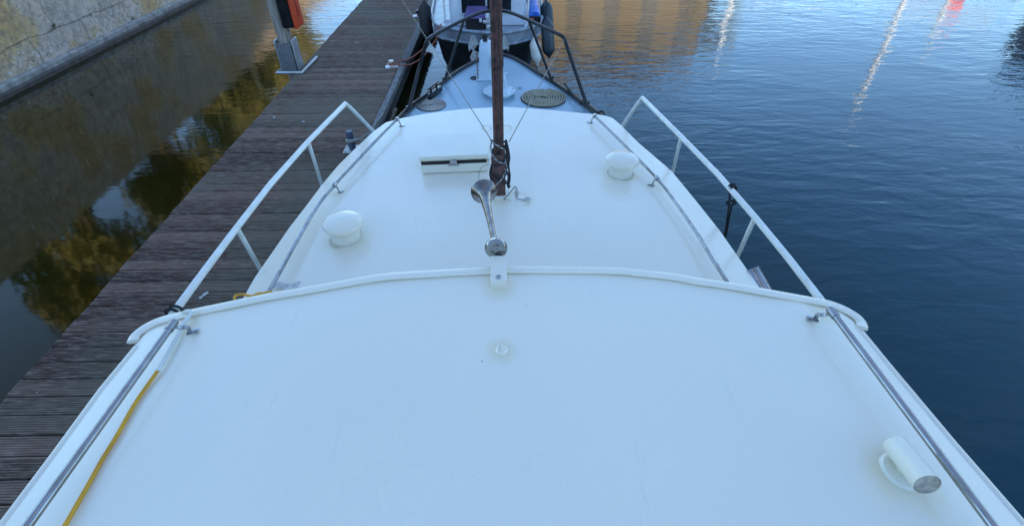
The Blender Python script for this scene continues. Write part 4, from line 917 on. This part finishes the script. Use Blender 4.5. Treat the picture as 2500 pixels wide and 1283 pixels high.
# fenders
def fender(top, bot, r, m, label, group=None):
    top, bot = Vector(top), Vector(bot); d_ = bot-top; L_ = d_.length; q_ = d_.to_track_quat('Z', 'Y').to_matrix().to_4x4(); mt_ = Matrix.Translation(top) @ q_
    t_ = thing('fender', label, 'fender', top, group); bm = BM()
    lathe(bm, [(.012, 0), (.022, .02), (.03, .04), (r*.6, .07), (r*.93, .12), (r, .17), (r, L_-.17), (r*.93, L_-.12), (r*.6, L_-.07), (.03, L_-.04), (.022, L_-.02), (.012, L_)], 20, mt_); link('body', bm, M[m], t_)
    bm = BM(); tube(bm, [top+Vector((0, .02, .22)), top+Vector((0, 0, .0))], .007, 6); link('lanyard', bm, M['ropewhite'] if 'white' in m else M['ropeblack'], t_)
q = O(1306, 66); fy = q.y-.14
fender(atY(1303, 88, fy), atY(1313, 160, fy-.12)+Vector((0, 0, 0)), .095, 'fenderwhite', 'dirty white fender hanging from the bow of the other boat')
fx = rp[-3].x+.03
fender((fx+.02, 9.9, OZ+.25), (fx+.08, 9.6, OZ-.40), .115, 'fenderdark', 'dark teal fender on the right side of the other boat, nearer the top edge', 'dark fenders on the other boat')
fender((fx-.02, 9.1, OZ+.15), (fx+.05, 8.95, OZ-.50), .11, 'fenderdark', 'dark fender on the right bow of the other boat behind the white fender', 'dark fenders on the other boat')
lx = rp[3].x-.16
fender((lx+.03, 9.9, OZ+.25), (lx+.02, 9.8, OZ-.45), .115, 'blackrub', 'black fender squeezed between the other boat and the pontoon', 'dark fenders on the other boat')
# blue rolled sheet
q = O(1306, 44, .12); b = BM(); p0 = q; pts = [p0, p0+Vector((0, .1, .0)), p0+Vector((.0, .5, .06)), p0+Vector((-.02, 1.2, .10))]
tube(b, smooth_path(pts, 4), .10, 10, rf=lambda t_, l_: .95+.10*math.sin(9*l_)+.05*math.cos(23*l_)); br_ = link('blue_bundle', b, M['bluebag'])
tag(br_, 'bright blue rolled plastic sheet on the right side deck of the other boat', 'plastic sheet')
b = BM(); box(b, p0+Vector((0, -.02, -.02)), (.20, .06, .11), bev=.03, seg=3); link('end', b, M['black'], br_)
b = BM(); lathe(b, [(.035, 0), (.035, .02), (.02, .025), (0, .025)], 14, Matrix.Translation(p0+Vector((-.05, -.05, -.02))) @ Matrix.Rotation(R(90), 4, 'X')); link('red_cap', b, M['redcap'], br_)
# ------------------------------------------------------------------ surroundings seen mirrored in the water, and shading the boats
def building(name, label, c, s, floors, cols, fm, gable=0, face='-y', rz=0, cat='building'):
    t_ = thing(name, label, cat, (c[0], c[1], c[2])); x, y, z = c; sx, sy, sz = s
    bm = BM(); box(bm, (x, y, z+sz/2), (sx, sy, sz)); wl2 = link('wall', bm, fm, t_, smooth=False)
    bm = BM()
    if gable:
        for ang_ in (0,):
            vs = [(x-sx/2-.3, y-sy/2-.3, z+sz+.003), (x+sx/2+.3, y-sy/2-.3, z+sz+.003), (x+sx/2+.3, y+sy/2+.3, z+sz+.003), (x-sx/2-.3, y+sy/2+.3, z+sz+.003), (x-sx/2+gable*.6, y, z+sz+gable), (x+sx/2-gable*.6, y, z+sz+gable)]
            v_ = [bm.verts.new(q_) for q_ in vs]
            for f_ in ((0, 1, 5, 4), (2, 3, 4, 5), (1, 2, 5), (3, 0, 4), (3, 2, 1, 0)): bm.faces.new([v_[i] for i in f_])
    else: box(bm, (x, y, z+sz+.16), (sx+.4, sy+.4, .3))
    rf_ = link('roof', bm, M['rooftile'], t_, smooth=False)
    bm = BM(); box(bm, (x-sx*.2, y, z+sz+max(gable, .3)+.2), (.9, .7, 1.6)); link('chimney', bm, fm, rf_, smooth=False)
    for fl_ in range(floors):
        for k in range(cols):
            h = sz/floors; zz = z+h*(fl_+.55); u = (k+.5)/cols
            if face == '-y': p_ = (x-sx/2+sx*u, y-sy/2-.02, zz); d1 = (1.1, .12, h*.5); d2 = (.9, .14, h*.5-.2)
            elif face == '+y': p_ = (x-sx/2+sx*u, y+sy/2+.02, zz); d1 = (1.1, .12, h*.5); d2 = (.9, .14, h*.5-.2)
            elif face == '+x': p_ = (x+sx/2+.02, y-sy/2+sy*u, zz); d1 = (.12, 1.1, h*.5); d2 = (.14, .9, h*.5-.2)
            else: p_ = (x-sx/2-.02, y-sy/2+sy*u, zz); d1 = (.12, 1.1, h*.5); d2 = (.14, .9, h*.5-.2)
            bm = BM(); box(bm, p_, d1); wn_ = link('window', bm, M['pane'], wl2, smooth=False)
            bm = BM(); box(bm, p_, d2); link('pane', bm, M['pane'], wl2, smooth=False)
building('warehouse', 'golden stone warehouse on the far quay, a brown reflection ahead', (8.2, 46, 1.8), (14.0, 12, 7.4), 3, 5, M['facade_gold'], 3.8)
building('rear_sun_blocker', 'unseen tall grey building added behind the boat to keep sun off the moorings', (12, -38, 1.9), (64, 12, 13.6), 4, 14, M['facade_grey'], 0, '+y')  # unseen building, added and sized to block the sun from the moorings
building('brick_house', 'dark brick house on the right quay, seen as a dark reflection at the right edge', (40.3, 26.2, 1.6), (14, 14.4, 5.8), 2, 4, M['facade_brick'], 2.2, '-x')
def tree(x, y, z, h, cr_, leaf, label, n=5200, seed=0):
    rnd = random.Random(seed); t_ = thing('tree', label, 'tree', (x, y, z), 'trees beyond the quay'); bm = BM()
    tube(bm, smooth_path([(x, y, z), (x+.1, y, z+h*.3), (x-.1, y+.1, z+h*.6), (x, y, z+h*.85)], 4), .22, 8, rf=lambda a, l: 1-.8*a); cl_ = []
    for k in range(16):
        a = rnd.uniform(0, 6.28); rr_ = cr_*rnd.uniform(.35, .85); zz = z+h*rnd.uniform(.54, .92); e_ = Vector((x+math.cos(a)*rr_, y+math.sin(a)*rr_, zz)); cl_.append((e_, cr_*rnd.uniform(.28, .48)))
        tube(bm, smooth_path([(x, y, z+h*.35), Vector((x, y, z+h*.5)).lerp(e_, .5)+ZZ*.3, e_], 3), .07, 5, rf=lambda a_, l: 1-.7*a_)
    link('trunk', bm, M['bark'], t_); bm = BM()
    for i in range(n):
        c_, rr_ = rnd.choice(cl_); d_ = Vector((rnd.gauss(0, 1), rnd.gauss(0, 1), rnd.gauss(0, .8))).normalized(); p_ = c_+d_*rr_*rnd.random()**.4
        u_ = Vector((rnd.gauss(0, 1), rnd.gauss(0, 1), rnd.gauss(0, 1))).normalized(); w_ = u_.orthogonal().normalized(); s_ = rnd.uniform(.08, .17)
        bm.faces.new([bm.verts.new(q_) for q_ in (p_+u_*s_, p_+w_*s_*.6, p_-u_*s_, p_-w_*s_*.6)])
    link('crown', bm, M[leaf], t_, smooth=False)
tree(-14.8, 14.6, QT, 8.6, 2.4, 'leafgold', 'golden autumn tree on the left quay, nearest of the row, mirrored beside the near planks', 6500, 3)
tree(-15.6, 20.5, QT, 8.4, 2.7, 'leafgold', 'golden autumn tree on the left quay, mirrored beside the middle of the pontoon', 6500, 4)
tree(-15.0, 26.5, QT, 7.2, 2.4, 'leafgold', 'golden autumn tree on the left quay, mirrored just before the pile', 6500, 5)
tree(-16.0, 32.0, QT, 7.4, 2.8, 'leafgold', 'olive gold tree on the left quay, mirrored behind the pile', 6500, 6)
tree(15.6, 41.5, 1.8, 7.0, 2.6, 'leafgold', 'unseen olive gold tree added at the warehouse corner to break up its reflection', 4500, 11)  # added out of view so the mirrored warehouse edge turns ragged
tree(-16.5, 39.0, QT, 8.0, 3.0, 'leafgold', 'last golden tree of the row on the left quay, furthest from the boat', 6500, 8)
def bush(x, y, z, r_, label, seed, ky=.8, kz=1.5):
    rnd = random.Random(seed); bm = BM()
    for i in range(1600):
        d_ = Vector((rnd.gauss(0, 1), rnd.gauss(0, 1), abs(rnd.gauss(0, 1)))).normalized(); p_ = Vector((x, y, z-.3))+Vector((d_.x, d_.y*ky, d_.z*kz))*r_*rnd.random()**.35*(1+.35*math.sin(5*d_.x+3*d_.z))
        u_ = Vector((rnd.gauss(0, 1), rnd.gauss(0, 1), rnd.gauss(0, 1))).normalized(); w_ = u_.orthogonal().normalized(); s_ = rnd.uniform(.03, .07)
        bm.faces.new([bm.verts.new(q_) for q_ in (p_+u_*s_, p_+w_*s_*.6, p_-u_*s_, p_-w_*s_*.6)])
    tag(link('bush', bm, M['leafgreen'], smooth=False), label, 'bush', 'bushes on the quay edge')
bush(-9.7, 7.75, QT, .8, 'tall narrow dark bush on the left quay edge, mirrored between the two pale patches', 1, .45, 2.9)
bush(-9.5, 9.6, QT, .35, 'small dark bush on the left quay edge, mirrored beside the golden patch', 3)
def yacht(x, y, rz, hm, label, flag=False):
    t_ = thing('sailing_yacht', label, 'sailing boat', (x, y, 0), 'sailing boats moored across the basin'); mt_ = Matrix.Translation((x, y, 0)) @ Matrix.Rotation(rz, 4, 'Z')
    out_ = [(-1.1, -3), (-1.3, 0), (-1.0, 2.4), (0, 4.2), (1.0, 2.4), (1.3, 0), (1.1, -3)]
    bm = BM(); A = [bm.verts.new(mt_ @ Vector((a, c_, .95))) for a, c_ in out_]; B4 = [bm.verts.new(mt_ @ Vector((a*.75, c_*.9, -.3))) for a, c_ in out_]; bm.faces.new(A); bm.faces.new(B4[::-1])
    for i in range(7): bm.faces.new((A[i], A[(i+1) % 7], B4[(i+1) % 7], B4[i]))
    link('hull', bm, M['boatwhite'], t_)
    bm = BM(); box(bm, mt_ @ Vector((0, .2, 1.15)), (1.3, 3, .45), rz, .08); link('cabin', bm, M['boatwhite'], t_)
    bm = BM(); tube(bm, [mt_ @ Vector((0, .8, 1)), mt_ @ Vector((0, .8, hm))], .11, 10); link('mast', bm, M['boatwhite'], t_)
    bm = BM(); tube(bm, [mt_ @ Vector((0, .8, 2)), mt_ @ Vector((0, -2.6, 2.1))], .11, 10); link('boom', bm, M['boatwhite'], t_)
    if flag:
        bm = BM(); box(bm, mt_ @ Vector((.55, .8, 3.2)), (1.1, .02, .8), rz); link('flag', bm, M['orange'], t_)
yacht(12.5, 28, .4, 5.2, 'white sailing yacht whose mast shimmers in the water ahead')
yacht(19.0, 24.0, .9, 6.9, 'white sailing yacht with the tallest mast, a long shimmer on the right')
yacht(25, 29, .2, 5.2, 'white sailing yacht flying a red flag, mirrored at the top right', True)
